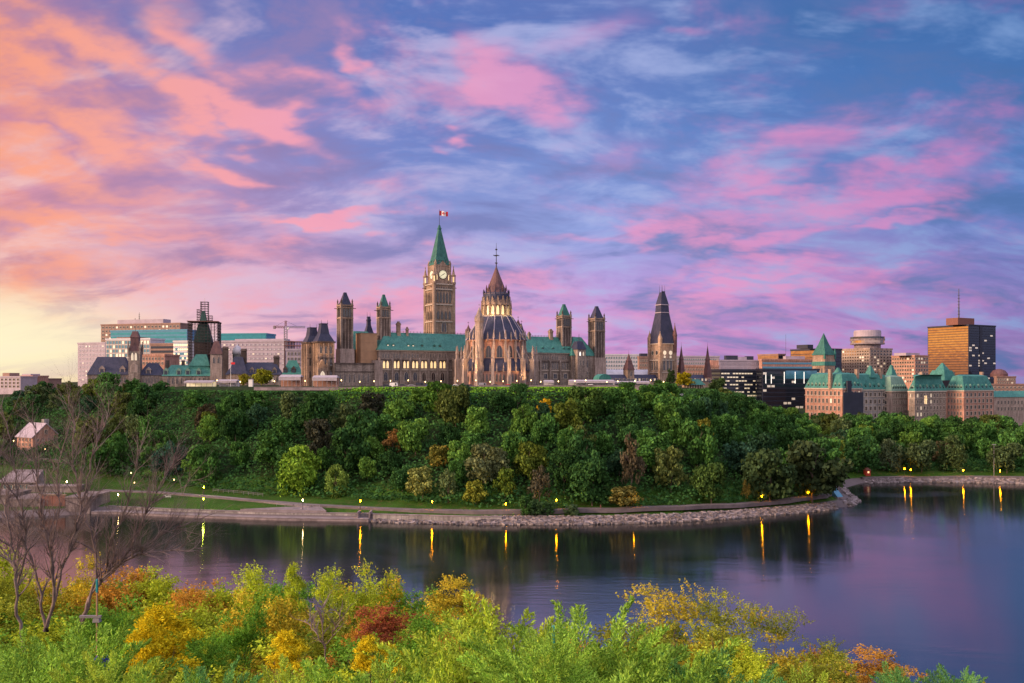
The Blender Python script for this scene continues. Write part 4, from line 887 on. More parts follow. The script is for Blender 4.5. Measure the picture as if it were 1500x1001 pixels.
def turret(b, px, dD, pyB, pyE, pyA, r, mat='stone_pale', cap='stone_pale', name='stair_turret', n=8):
    D = DL+dD; x, y = WX(px, D)-b.x, D-b.y; lx, ly = x*b.c+y*b.s, -x*b.s+y*b.c
    z0_, ze_, za_ = 0 if pyB is None else WZ(pyB, D)-b.z0, WZ(pyE, D)-b.z0, WZ(pyA, D)-b.z0
    mb = MB(); mb.lathe(lx, ly, [(r*1.1, z0_), (r*1.1, z0_+(ze_-z0_)*.3), (r, z0_+(ze_-z0_)*.32), (r, ze_-2), (r*1.15, ze_-1.8), (r*1.15, ze_)], n)
    for k in range(n):
        a_ = 2*math.pi*(k+.5)/n; pinnacle(mb, lx+r*math.cos(a_), ly+r*math.sin(a_), ze_-2.5, 4.2, .28)
    o = mb.build(name, M[mat], b.o); mb = MB(); mb.lathe(lx, ly, [(r*1.05, ze_), (r*.35, ze_+(za_-ze_)*.7), (.08, za_)], n); mb.tube([(lx, ly, za_-.3), (lx, ly, za_+2)], [.1, .04], 4); mb.box(lx-.5, lx+.5, ly-.08, ly+.08, za_+1.1, za_+1.35); mb.build('spirelet', M[cap], o)
    for j in range(5):
        q = link('window', win_mesh('arch', .5, 1.6, 'glass', 'frame'), o, (lx, ly-r*1.02, z0_+(ze_-z0_)*(.2+.16*j)))
turret(LB, 702, -17, None, 466, 450, 2.3); turret(LB, 764, 14, None, 488, 474, 1.7, cap='slate'); turret(LB, 686, 10, None, 486, 476, 1.6, mat='stone_warm', cap='slate_brown'); turret(LB, 759, 6, None, 478, 468, 1.8, mat='stone_warm', cap='slate_brown')

# ------------------------------------------------------------------ west tower and block
WT = Bld('gothic_tower', 'stone tower under a very steep dark slate roof with iron finials, right of the parliament', 'tower', 967, 560, 26, z0=38)
S = WT.U(988.5); zc = WT.Z(503); mb = MB(); mb.box(0, S, 0, S, 0, zc)
for f in (0, 1):
    for g_ in (0, 1): mb.box(S*f-.9, S*f+.9, S*g_-.9, S*g_+.9, 0, zc+.5)
mb.build('shaft', M['stone_warm'], WT.o)
mb = MB()
for z in (zc, WT.Z(527), WT.Z(545)): mb.box(-.7, S+.7, -.7, S+.7, z-.6, z)
mb.build('cornice', M['frame'], WT.o)
m_ = S/2; za, zb_, zd = WT.Z(459, m_, m_), WT.Z(447, m_, m_), WT.Z(428.5, m_, m_)
mb = MB(); mb.fr(-.6, S+.6, -.6, S+.6, zc, m_-3.3, m_+3.3, m_-3.3, m_+3.3, za); mb.fr(m_-3.3, m_+3.3, m_-3.3, m_+3.3, za+.5, m_-3.0, m_+3.0, m_-3.0, m_+3.0, zb_-.3); mb.fr(m_-3.1, m_+3.1, m_-3.1, m_+3.1, zb_+.2, m_-1.3, m_+1.3, m_-1.3, m_+1.3, zd); mb.build('roof', M['slate'], WT.o)
mb = MB(); mb.box(m_-3.5, m_+3.5, m_-3.5, m_+3.5, za, za+.5); mb.box(m_-3.4, m_+3.4, m_-3.4, m_+3.4, zb_-.3, zb_+.2); mb.build('roof_band', M['lavender'], WT.o)
mb = MB()
for s_ in (-1.2, 1.2): 
    for q_ in (-1.2, 1.2): mb.tube([(m_+s_, m_+q_, zd-.2), (m_+s_, m_+q_, zd+4.6)], [.17, .06], 4)
mb.box(m_-1.4, m_+1.4, m_-1.4, m_-1.25, zd, zd+.6); mb.build('finial', M['iron'], WT.o)
for f, g_, hh_ in ((0, 0, 8), (1, 0, 14), (0, 1, 9), (1, 1, 9)):
    mb = MB(); mb.lathe(S*f, S*g_, [(1.35, zc-6), (1.5, zc-1), (1.5, zc+hh_*.35), (1.7, zc+hh_*.37), (.15, zc+hh_*.9), (.3, zc+hh_*.92), (.04, zc+hh_)], 8); mb.build('corner_turret', M['stone_warm' if f == 0 else 'slate_brown'], WT.o)
for f in (.27, .5, .73): 
    WT.win('arch', S*f, 0, WT.Z(542.5), 1.5, 8.0, 'F', 'glass'); WT.win('arch', 0, S*f, WT.Z(542.5), 1.5, 8.0, 'L', 'glass')
for f in (.3, .7): WT.win('round', S*f, 0, WT.Z(520), 2.6, 2.8, 'F', 'lit_dim'); WT.win('arch', S*f, 0, WT.Z(524.5), .01+1.3, 1.6, 'F', 'lit_dim'); WT.win('round', 0, S*f, WT.Z(520), 2.6, 2.8, 'L', 'glass')
for f in (.3, .5, .7): dormer(WT, WT.o, S*f, .4, zc+2, 1.5, 3.4, 'slate')
WT.done()
WB = Bld('west_block', 'low stone block with long dark slate roof and pale curved glass courtyard roof', 'government building', 900, 545, 26, z0=38)
u0, u1 = WB.U(878), WB.U(1050); z1 = WB.Z(559, WB.U(950), 0)
mb = MB(); mb.box(u0, u1, 0, 12, 0, z1); mb.build('wall', M['stone_warm'], WB.o)
z2 = WB.Z(549, WB.U(950), 5); mb = MB(); mb.hip(u0-.5, u1+.5, -.5, 12.5, z1, z2, 5, 5.6); mb.build('roof', M['slate'], WB.o)
ua, ub = WB.U(884, 16), WB.U(962, 16); mb = MB(); za = WB.Z(549, ua, 16)
for i in range(8):
    a0, a1 = math.pi*i/8, math.pi*(i+1)/8; f = lambda a: (24-10*math.cos(a), za-2+5.5*math.sin(a))
    (y0, q0), (y1, q1) = f(a0), f(a1); mb.add([(ua,y0,q0),(ub,y0,q0),(ub,y1,q1),(ua,y1,q1)], [(0,1,2,3)])
mb.box(ua, ub, 14, 34, 0, za-2); mb.build('glass_roof', M['white_panel'], WB.o)
WB.grid('rect', 'F', u0+2, u1-2, 0, 8, z1-.8, 30, 1, .4, .6, lit=.25)
for px, w_, pyE, pyA, rr, m1, m2 in ((921, 4, 542, 518, 3.6, 'stone_warm', 'slate_brown'), (998, 2, 551, 506, 2.6, 'pink_stone', 'slate_brown'), (1036.5, 2, 553, 506, 2.7, 'pink_stone', 'slate_brown')):
    u = WB.U(px, w_); ze_ = WB.Z(pyE, u, w_); za_ = WB.Z(pyA, u, w_)
    mb = MB(); mb.lathe(u, w_, [(rr, 0), (rr, ze_)], 4, math.pi/4); p = mb.build('turret', M[m1], WB.o)
    mb = MB(); mb.lathe(u, w_, [(rr*1.1, ze_), (rr*.9, ze_+(za_-ze_)*.2), (rr*.55, ze_+(za_-ze_)*.52), (rr*.62, ze_+(za_-ze_)*.55), (rr*.4, ze_+(za_-ze_)*.64), (.06, za_)], 4, math.pi/4); mb.tube([(u, w_, za_-.5), (u, w_, za_+2.2)], [.12, .04], 4); mb.build('spire', M[m2], p)
    WB.win('arch', u, w_-rr*.71, ze_-4, 1.2, 3, 'F', 'glass', p)
WB.done()
b = Bld('garden_pavilion', 'small pavilion with teal copper roof between the two small spires', 'pavilion', 1006, 470, 10)
u1 = b.U(1032); z1 = b.Z(564, 0, 0); mb = MB(); mb.hip(-.6, u1+.6, -.6, 8, z1, b.Z(555.5, 3, 3), 3, 3); mb.build('roof', M['copper_dark'], b.o)
mb = MB(); mb.box(0, u1, 2, 7, 0, z1); mb.build('wall', M['stone_warm'], b.o)
for i in range(8): mb = MB(); mb.lathe(u1*i/7, .2, [(.2, 0), (.2, z1)], 6); mb.build('column', M['frame'], b.o)
b = Bld('colonnade', 'small white columned lookout half hidden on the slope below the teal pavilion', 'lookout', 981, 398, 0)
b.o.location.z = WZ(591, 398); b.z0 = b.o.location.z; u1 = b.U(999.5); z1 = b.Z(577)
mb = MB(); mb.box(-.3, u1+.3, -.3, 3.3, z1-.8, z1); mb.build('entablature', M['white_paint'], b.o); mb = MB(); mb.box(0, u1, 2.6, 3.0, -4, z1-.8); mb.build('back_wall', M['glass_blue'], b.o)
mb = MB(); mb.box(-.3, u1+.3, -.4, 3.3, -6, 0); mb.build('base', M['concrete'], b.o)
for i in range(5): mb = MB(); mb.box(u1*i/4-.28, u1*i/4+.28, -.1, .45, 0, z1-.8); mb.build('column', M['white_paint'], b.o)
b = Bld('copper_shed', 'small bright green barrel roofed hut at the foot of the rightmost ventilation tower', 'hut', 877, 462, 20)
u1 = b.U(896); mb = MB(); za, zb_ = b.Z(557), b.Z(548)
P_ = [(u1/2-u1/2*math.cos(math.pi*i/8), za+(zb_-za)*math.sin(math.pi*i/8)) for i in range(9)]
mb.plate(P_, 7, 7); mb.build('roof', M['copper'], b.o); mb = MB(); mb.box(.3, u1-.3, .2, 6.8, 0, za); mb.build('wall', M['stone'], b.o)

# ------------------------------------------------------------------ east block, its tower under scaffolding
EB = Bld('gothic_block', 'long gothic block, part slate and part green copper roof, with a spired stone tower', 'government building', 128, 560, 12)
def range_(b, x0, x1, pyE, pyR, w0, d, wm, rm, iu=5, base=0):
    u0, u1 = b.U(x0, w0), b.U(x1, w0); um = (u0+u1)/2; ze = b.Z(pyE, um, w0); zr_ = b.Z(pyR, um, w0+d*.4)
    mb = MB(); mb.box(u0, u1, w0, w0+d, base, ze); mb.build('wall', M[wm], b.o); mb = MB(); mb.hip(u0-.5, u1+.5, w0-.5, w0+d+.5, ze, zr_, iu, d*.42); mb.build('roof', M[rm], b.o); return u0, u1, ze, zr_
a = range_(EB, 128, 190, 549, 523, 0, 16, 'stone', 'slate'); EB.grid('arch', 'F', a[0]+2, a[1]-2, 0, a[2]-6, a[2]-.5, 9, 1, .35, .75)
for px in (149, 179): dormer(EB, EB.o, EB.U(px), .5, a[2]+.5, 3.4, 5.5, 'stone_pale')
a = range_(EB, 203, 238, 550, 532, 0, 16, 'stone', 'slate'); EB.grid('arch', 'F', a[0]+2, a[1]-2, 0, a[2]-6, a[2]-.5, 6, 1, .35, .75); dormer(EB, EB.o, EB.U(217), .5, a[2]+.5, 3.2, 5, 'stone_pale')
a = range_(EB, 238, 332, 551, 535, -1, 16, 'stone', 'copper'); EB.grid('arch', 'F', a[0]+2, a[1]-2, -1, a[2]-6, a[2]-.5, 13, 1, .35, .75)
for px in (243, 262, 275, 291): dormer(EB, EB.o, EB.U(px), -.6, a[2]+.5, 3.0, 5, 'copper_pale')
u0, u1 = EB.U(277, 3), EB.U(306, 3); mb = MB(); mb.box(u0, u1, 3, 14, 0, EB.Z(536, u0, 3)); mb.fr(u0-.5, u1+.5, 2.5, 14.5, EB.Z(536, u0, 3), u0+4, u1-2, 6, 12, EB.Z(519, u0, 3)); mb.build('copper_roof_tower', M['copper'], EB.o)
u0, u1 = EB.U(188, -2), EB.U(205, -2); ze = EB.Z(515, u0, -2); w_ = u1-u0; p = empty('tower', (0,0,0)); p.parent = EB.o
mb = MB(); mb.box(u0, u1, -2, -2+w_, 0, ze); pinnacle(mb, u0, -2, ze-2, 9, .7); pinnacle(mb, u1, -2, ze-2, 9, .7); pinnacle(mb, u0, w_-2, ze-2, 9, .7); pinnacle(mb, u1, w_-2, ze-2, 9, .7); mb.build('shaft', M['stone'], p)
mb = MB(); mb.lathe((u0+u1)/2, -2+w_/2, [(w_*.68, ze), (w_*.52, ze+4), (w_*.5, ze+9), (w_*.56, ze+9.3), (w_*.3, ze+13.5), (.1, EB.Z(487, u0, 2))], 4, math.pi/4); mb.tube([((u0+u1)/2, -2+w_/2, EB.Z(489, u0, 2)), ((u0+u1)/2, -2+w_/2, EB.Z(478, u0, 2))], [.2, .06], 4); mb.build('spire', M['slate_brown'], p)
for f in (.35, .65): EB.win('arch', u0+w_*f, -2, EB.Z(528, u0, -2), 1.3, 5, 'F', 'lit_dim', p)
EB.win('arch', u0+w_*.5, -2, EB.Z(545, u0, -2), 4.2, 5.5, 'F', 'stone_pale', p, 'frame')
u0, u1 = EB.U(308, -2), EB.U(325, -2); ze = EB.Z(519, u0, -2); w_ = u1-u0; p = empty('tower', (0,0,0)); p.parent = EB.o
mb = MB(); mb.box(u0, u1, -2, -2+w_, 0, ze); mb.build('shaft', M['stone_pale'], p); mb = MB(); mb.fr(u0-.5, u1+.5, -2.5, w_-1.5, ze, u0+w_*.3, u1-w_*.3, -2+w_*.3, -2+w_*.7, EB.Z(500, u0, 2)); mb.build('roof', M['slate_brown'], p)
for f in (.3, .7): EB.win('arch', u0+w_*f, -2, ze-6, 1.2, 4, 'F', 'glass', p)
for px in (245, 268, 300): u = EB.U(px, 5); mb = MB(); mb.box(u-1, u+1, 5, 7, EB.Z(540, u, 5), EB.Z(528, u, 5)); mb.build('chimney', M['stone_dark'], EB.o)
EB.done()
b = Bld('slate_roofed_block', 'gothic block with long blue-grey slate roof and tall chimneys left of the parliament', 'government building', 330, 520, 14)
a = range_(b, 331, 414, 549, 531, 0, 15, 'stone', 'slate'); b.grid('arch', 'F', a[0]+2, a[1]-2, 0, a[2]-5, a[2]-.4, 11, 1, .35, .75, lit=.2)
for px in (350, 369, 383, 402): dormer(b, b.o, b.U(px), .4, a[2]+.4, 2.6, 4.4, 'stone')
a2 = range_(b, 336, 361, 548, 523, -2, 12, 'stone_warm', 'slate', 3); a3 = range_(b, 414, 443, 549, 528, -1, 15, 'stone', 'copper_dark', 4)
for px, yt in ((330, 508), (357, 511), (405, 521)): u = b.U(px, 5); mb = MB(); mb.box(u-1.7, u+1.7, 5, 8, 2, b.Z(yt+3, u, 5)); mb.fr(u-2.1, u+2.1, 4.6, 8.4, b.Z(yt+3, u, 5), u-1.5, u+1.5, 5.2, 7.8, b.Z(yt, u, 5)); mb.build('chimney', M['stone_dark'], b.o)
for px in (418, 430): dormer(b, b.o, b.U(px), -.6, a3[2]+.5, 2.6, 5, 'stone_dark')
b.done()
# the tower wrapped in scaffolding
D_ = 585; b = Bld('copper_spired_tower', 'dark copper tower hidden inside scaffolding', 'tower', 284, D_, 12); u1 = b.U(309); z_ = b.Z
mb = MB(); mb.box(0, u1, 0, u1, 0, z_(502)); mb.build('shaft', M['stone_dark'], b.o)
mb = MB(); mb.fr(-.5, u1+.5, -.5, u1+.5, z_(502), 2.5, u1-2.5, 2.5, u1-2.5, z_(474)); mb.fr(3, u1-3, 3, u1-3, z_(474), u1/2-1, u1/2+1, u1/2-1, u1/2+1, z_(455)); mb.build('roof', M['copper_shade'], b.o)
b = Bld('scaffolding', 'tall scaffold cage with narrow top stage around the dark copper tower', 'scaffolding', 275, D_-3, 12); u1 = b.U(318.5); z_ = b.Z
def scaf(x0, x1, y0, y1, z0, z1, nx, nz, nm):
    mb = MB()
    for i in range(nx+1):
        for yy in (y0, y1): mb.box(x0+(x1-x0)*i/nx-.11, x0+(x1-x0)*i/nx+.11, yy-.11, yy+.11, z0, z1)
    for i in range(1, nx):
        for xx in (x0, x1): yy = y0+(y1-y0)*i/nx; mb.box(xx-.11, xx+.11, yy-.11, yy+.11, z0, z1)
    for j in range(nz+1):
        z = z0+(z1-z0)*j/nz
        mb.box(x0-.3, x1+.3, y0-.25, y0+.9, z-.12, z+.06); mb.box(x0-.3, x1+.3, y1-.9, y1+.25, z-.12, z+.06); mb.box(x0-.25, x0+.9, y0+.9, y1-.9, z-.12, z+.06); mb.box(x1-.9, x1+.25, y0+.9, y1-.9, z-.12, z+.06)
        if j < nz:
            for k in range(0, nx, 2):
                xa, xb = x0+(x1-x0)*k/nx, x0+(x1-x0)*(k+1)/nx; mb.tube([(xa, y0, z), (xb, y0, z+(z1-z0)/nz)], .09, 3)
    return mb.build(nm, M['dark_steel'], b.o)
scaf(0, u1, 0, u1, 0, z_(471), 9, 22, 'lower_stage'); m_ = u1/2
scaf(m_-2.4, m_+2.4, m_-2.4, m_+2.4, z_(471), z_(440.5), 2, 9, 'top_stage'); mb = MB(); mb.tube([(m_, m_, z_(440.5)), (m_, m_, z_(434))], [.15, .06], 4); mb.build('mast', M['steel'], b.o)
scaf(m_-4.8, m_-3.4, m_-2, m_+2, z_(471), z_(452), 1, 5, 'hoist_stage'); scaf(m_+2.6, m_+5.0, m_-2, m_+2, z_(471), z_(461), 1, 3, 'side_stage')
mb = MB(); mb.box(-.6, u1+.6, -.6, u1+.6, z_(471)+.08, z_(470)); mb.build('deck', M['rust'], b.o)

# tower crane and unfinished frame
D_ = 640; b = Bld('tower_crane', 'slim tower crane with horizontal jib standing left of the parliament', 'crane', 418.5, D_, 0); z_ = b.Z
def lattice(mb, p0, p1, w_, n, r=.12):
    p0, p1 = Vector(p0), Vector(p1); d = (p1-p0).normalized(); a = d.cross(Vector((0,1,0))).normalized()*w_/2; c = Vector((0,1,0))*w_/2
    cor = [a+c, a-c, -a-c, -a+c]
    for q in cor: mb.tube([p0+q, p1+q], r, 3)
    for i in range(n):
        s0, s1 = p0+(p1-p0)*i/n, p0+(p1-p0)*(i+1)/n
        for k in range(4): mb.tube([s0+cor[k], s1+cor[(k+1) % 4]], r*.7, 3)
mb = MB(); lattice(mb, (0,0,0), (0,0,z_(478)), 2.0, 26, .2); mb.build('mast', M['steel'], b.o)
mb = MB(); lattice(mb, (1,0,z_(479.5)), (b.U(447),0,z_(479.5)), 1.1, 14, .14); mb.build('jib', M['steel'], b.o)
mb = MB(); lattice(mb, (-1,0,z_(479.5)), (b.U(401),0,z_(479)), 1.3, 6, .17); mb.build('counter_jib', M['rust'], b.o)
mb = MB(); lattice(mb, (0,0,z_(478)), (0,0,z_(470)), 1.0, 4, .14); mb.build('apex', M['rust'], b.o)
mb = MB(); mb.tube([(0,0,z_(470)), (b.U(436),0,z_(479))], .08, 3); mb.tube([(0,0,z_(470)), (b.U(402),0,z_(479))], .08, 3); mb.build('tie_rod', M['iron'], b.o)
mb = MB(); mb.box(b.U(400.5), b.U(403.5), -.8, .8, z_(482), z_(478)); mb.build('counterweight', M['concrete'], b.o); mb = MB(); mb.fr(.8, 2.4, -1, .6, z_(483), .8, 2.6, -1, .6, z_(480)); mb.build('cab', M['white_paint'], b.o)
b = Bld('unfinished_frame', 'open rust-coloured building frame beside the tower crane', 'construction site', 417, 610, 8); u1 = b.U(446)
mb = MB()
for i in range(8):
    for w_ in (0, 8): mb.box(u1*i/7-.25, u1*i/7+.25, w_-.25, w_+.25, 0, b.Z(500))
for z in (b.Z(500), b.Z(506), b.Z(512)): mb.box(-.5, u1+.5, -.5, 8.5, z-.5, z)
mb.build('frame', M['rust'], b.o); mb = MB(); mb.box(0, u1, .5, 7.5, 0, b.Z(513)); mb.build('wall', M['lavender'], b.o)
b = Bld('white_dome', 'small pinkish white dome rising behind the slate roofs', 'dome', 341, 600, 0); r_ = WX(347.5, 600)-WX(341, 600); zb_ = b.Z(519)
mb = MB(); mb.lathe(r_, 0, [(r_, 0), (r_, zb_), (r_*1.1, zb_), (r_*1.05, zb_+2.4), (r_*.75, zb_+4.6), (r_*.3, zb_+5.9), (.2, zb_+6.3), (.1, zb_+8)], 16); mb.build('dome_shell', M['white_panel'], b.o, True)

# ------------------------------------------------------------------ office blocks behind, left side
def O(*a_, cap=100, **k): b, kk = office(*a_, **k); b.done(cap); return b, kk
O('office_block', 'pale lavender slab at the left end of the skyline', 112, 114, 154, 503, 800, -20, 'lavender', nf=8, nl=0, nr=9, fw=.35, fh=.35, lit=.05, gm='lavender', litm='lit_dim', fm='white_panel')
b, k = office('office_block', 'brown gridded office block with pale plant room and mast', 147, 148, 264, 476, 900, -16, 'brown_panel', nf=22, nr=8, fw=.5, fh=.5, lit=.22, roofbox=[(173, 240, 469, 'lavender'), (240, 262, 477.5, 'brown_panel')]); mast(b, 204, 8, k['zt']+4, 458, r=.4); mast(b, 198, 8, k['zt']+4, 466, r=.25); b.done()
O('office_block', 'wide blue glass office block before the brown gridded block', 160, 162, 274, 485, 840, -14, 'glass_blue', nf=0, nr=5, bands=True, gm='glass_teal', fh=.5)
O('office_block', 'white lattice-fronted office block with copper-coloured top behind the gothic tower', 153, 155, 220, 497, 760, -14, 'white_panel', nf=14, nr=6, gm='glass_blue', fw=.7, fh=.7, lit=.25, roofbox=[(172, 206, 494.5, 'rust')])
O('office_block', 'dark brown flat block right of the white lattice front', 219, 220, 256, 504, 740, -12, 'brown_panel', nf=8, nr=4, bands=True, gm='glass_dark')
O('office_block', 'pale stepped block with bright lit floors left of the scaffolding', 253, 254, 276, 500, 720, -12, 'white_panel', nf=7, nr=5, gm='glass_blue', bands=True, lit=.6, litm='lit')
O('office_block', 'small salmon pink block above the slate roof', 206, 207, 241, 520, 640, -10, 'pink_stone', nf=7, nr=2, fw=.4)
O('office_block', 'low block with teal glass top behind the scaffolding and crane', 318, 320, 390, 489.5, 760, -8, 'glass_teal', nf=0, nr=2, bands=True, gm='glass_teal')
O('office_block', 'long pale lavender hall with a row of lit windows', 318, 319, 418, 500, 700, -8, 'lavender', nf=16, nr=5, gm='white_panel', fw=.5, fh=.3, lit=.16, litm='lit_dim', fm='lavender', roofbox=[(345, 417, 497, 'lavender')])
O('office_block', 'lavender rooftop block at the left wall of the parliament', 418, 419, 452, 512, 590, 8, 'lavender', nf=6, nr=3, fw=.4, gm='glass')
O('office_block', 'grey low building at the left end of the trees', -30, -29, 30, 552, 900, -20, 'lavender', nf=10, nr=3, fw=.45, roofbox=[(5, 15, 546.5, 'brown_panel')])
O('office_block', 'pinkish low building right of the grey low one', 27, 28, 48, 551, 930, -20, 'pink_stone', nf=5, nr=3, fw=.45, roofbox=[(33, 46, 548, 'lavender')])
O('office_block', 'dark low building nearest the wooded hill on the left', 47, 48, 68, 555, 950, -20, 'brown_panel', nf=5, nr=3, fw=.45, roofbox=[(50, 58, 552, 'brown_panel')])
# ------------------------------------------------------------------ right side skyline
O('office_block', 'long pale block behind the rightmost ventilation tower', 884, 886, 953, 519.5, 800, 8, 'white_panel', nf=18, nr=4, fw=.45, fh=.5, gm='glass_blue')
b, k = office('office_block', 'dark stepped rooftop block left of the steep slate tower', 934, 936, 951, 523, 700, 10, 'brown_panel', nf=4, nr=4, fw=.5, roofbox=[(938, 948, 518, 'dark_panel')]); b.done()
O('office_block', 'long blue-grey flat block behind the two small spires', 986, 988, 1054, 522, 820, 8, 'lavender', nf=20, nr=4, fw=.5, fh=.4, gm='glass_blue')
O('office_block', 'low salmon block below the blue-grey flat block', 988, 990, 1053, 536, 700, 8, 'pink_stone', nf=16, nr=3, fw=.4, fh=.5, roofbox=[(1040, 1052, 528, 'pink_stone')])
O('office_block', 'grey box building with rooftop plant behind the banded glass office', 1050, 1053, 1112, 528, 720, 12, 'lavender', nf=10, nr=3, fw=.4, fh=.3, gm='lavender', fm='lavender', roofbox=[(1063, 1080, 521, 'dark_panel'), (1080, 1093, 523, 'lavender'), (1093, 1103, 522, 'dark_panel')])
O('office_block', 'banded glass office with seven lit floors', 1042, 1056, 1115, 542, 600, 14, 'dark_panel', nf=14, nl=4, nr=8, bands=True, gm='glass', fh=.5, lit=.6, litm='lit_dim', zb=588)
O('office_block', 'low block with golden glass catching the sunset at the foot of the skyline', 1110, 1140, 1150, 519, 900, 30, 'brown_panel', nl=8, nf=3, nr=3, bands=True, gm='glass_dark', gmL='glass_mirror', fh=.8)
O('office_block', 'salmon upper block behind the dark mirrored office', 1112, 1116, 1190, 527, 720, 16, 'pink_stone', nf=12, nr=3, bands=True, gm='glass_blue', fh=.45, roofbox=[(1150, 1178, 522, 'lavender')])
b, k = office('office_block', 'dark mirrored office with white light strips left of the pink stone block', 1108, 1117, 1200, 541, 590, 18, 'dark_panel', nf=14, nl=3, nr=9, bands=True, gm='glass_dark', fh=.75, lit=.10, zb=600, litm='lit_far')
for px in (1122, 1130, 1149, 1165, 1178): u = b.U(px, -.6); mb = MB(); mb.box(u-.15, u+.15, -.6, -.4, b.Z(562, u, 0), b.Z(545 if px > 1140 else 549, u, 0)); mb.build('light_strip', M['lit_white'], b.o)
u0, u1 = b.U(1151, -.5), b.U(1197, -.5); mb = MB(); mb.box(u0, u1, -.35, -.17, b.Z(555, u0, 0), b.Z(542.5, u0, 0)); mb.build('blue_glass_panel', M['glass_blue'], b.o); b.done()
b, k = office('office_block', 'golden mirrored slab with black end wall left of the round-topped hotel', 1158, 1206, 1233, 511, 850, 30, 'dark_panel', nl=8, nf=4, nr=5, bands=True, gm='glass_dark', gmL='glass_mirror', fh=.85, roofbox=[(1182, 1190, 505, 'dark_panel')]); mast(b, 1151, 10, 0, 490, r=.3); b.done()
b = Bld('spired_tower', 'slim stone tower with green copper spire among the chateau roofs', 'tower', 1208, 640, 30, z0=10); S = b.U(1223); zc = b.Z(520)
mb = MB(); mb.box(0, S, 0, S, 0, zc); mb.build('shaft', M['stone_warm'], b.o); mb = MB(); mb.fr(-.5, S+.5, -.5, S+.5, zc, S*.25, S*.75, S*.25, S*.75, zc+8); mb.fr(S*.25, S*.75, S*.25, S*.75, zc+8, S/2-.1, S/2+.1, S/2-.1, S/2+.1, b.Z(487.5)); mb.build('spire', M['copper_spire'], b.o)
for f in (0, 1): mb = MB(); pinnacle(mb, S*f, 0, zc-3, 8, .8); mb.build('pinnacle', M['copper_dark'], b.o)
mb = MB(); mb.box(-.4, S+.4, -.4, S+.4, zc-8, zc-5); mb.build('belt_course', M['copper'], b.o); b.grid('arch', 'F', 1, S-1, 0, zc-22, zc-9, 3, 2, .4, .7); b.grid('arch', 'L', 1, S-1, 0, zc-22, zc-9, 3, 2, .4, .7); b.done()
b, k = office('hotel', 'hotel block topped by a round revolving restaurant drum', 1233, 1274, 1307, 510.5, 880, 30, 'stone_pale', nl=11, nf=7, nr=8, fw=.6, fh=.55, gm='glass_dark', gmL='glass_mirror', lit=.08, zb=548)
uc_, wc_ = (k['u0']+k['u1'])/2-2, 12.0; zr_ = k['zt']; pxm = 880/F
uc_ = b.U(1270.5, wc_); mb = MB(); mb.lathe(uc_, wc_, [(13, zr_+.5), (13, b.Z(505, uc_, wc_))], 24); mb.build('drum_neck', M['concrete'], b.o)
for r_, y0, y1, mt, nm in ((17, 505, 503, 'concrete', 'drum_base'), (16.6, 503, 499.5, 'glass_mirror', 'drum_window_band'), (17.2, 499.5, 497, 'concrete', 'drum_ring'), (17.0, 497, 494, 'glass', 'drum_window_band'), (13.5, 494, 486, 'lavender', 'drum_top'), (13.0, 486, 484.5, 'lavender', 'drum_cap')):
    mb = MB(); mb.lathe(uc_, wc_, [(r_, b.Z(y0, uc_, wc_)), (r_, b.Z(y1, uc_, wc_)+.02)], 32); mb.build(nm, M[mt], b.o)
b.done()
b, k = office('office_block', 'pinkish office block between hotel and bronze glass tower', 1306, 1340, 1360, 521, 860, 28, 'pink_stone', nl=9, nf=5, nr=7, fw=.55, fh=.5, gm='glass', gmL='glass_mirror', lit=.1, roofbox=[(1326, 1346, 517, 'lavender')]); b.done()
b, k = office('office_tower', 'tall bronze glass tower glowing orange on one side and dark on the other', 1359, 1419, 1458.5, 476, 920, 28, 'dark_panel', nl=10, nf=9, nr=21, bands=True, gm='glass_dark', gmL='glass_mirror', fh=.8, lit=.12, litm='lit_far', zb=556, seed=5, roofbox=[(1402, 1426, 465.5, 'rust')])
u0 = b.U(1437, -.3); mb = MB(); mb.box(u0-2.2, u0+2.2, -.5, -.17, 4, k['zt']-1); mb.build('service_strip', M['dark_panel'], b.o)
mast(b, 1404.5, 12, k['zt'], 423, r=.9, arms=7); b.done()
b, k = office('office_block', 'brown domed block far right behind the low copper-roofed building', 1456, 1460, 1488, 552, 900, 12, 'brown_panel', nf=8, nr=4, fw=.5, lit=.1); uc_ = (k['u0']+k['u1'])/2; mb = MB(); r_ = (k['u1']-k['u0'])*.36; mb.lathe(uc_, 10, [(r_, k['zt']), (r_, k['zt']+3), (r_*.7, k['zt']+6.5), (r_*.3, k['zt']+8), (.2, k['zt']+8.3)], 16); mb.build('dome', M['slate_brown'], b.o); b.done()
O('office_block', 'long dark brown block under the brown dome', 1440, 1442, 1560, 563, 800, 8, 'brown_panel', nf=20, nr=3, fw=.5, fh=.4)
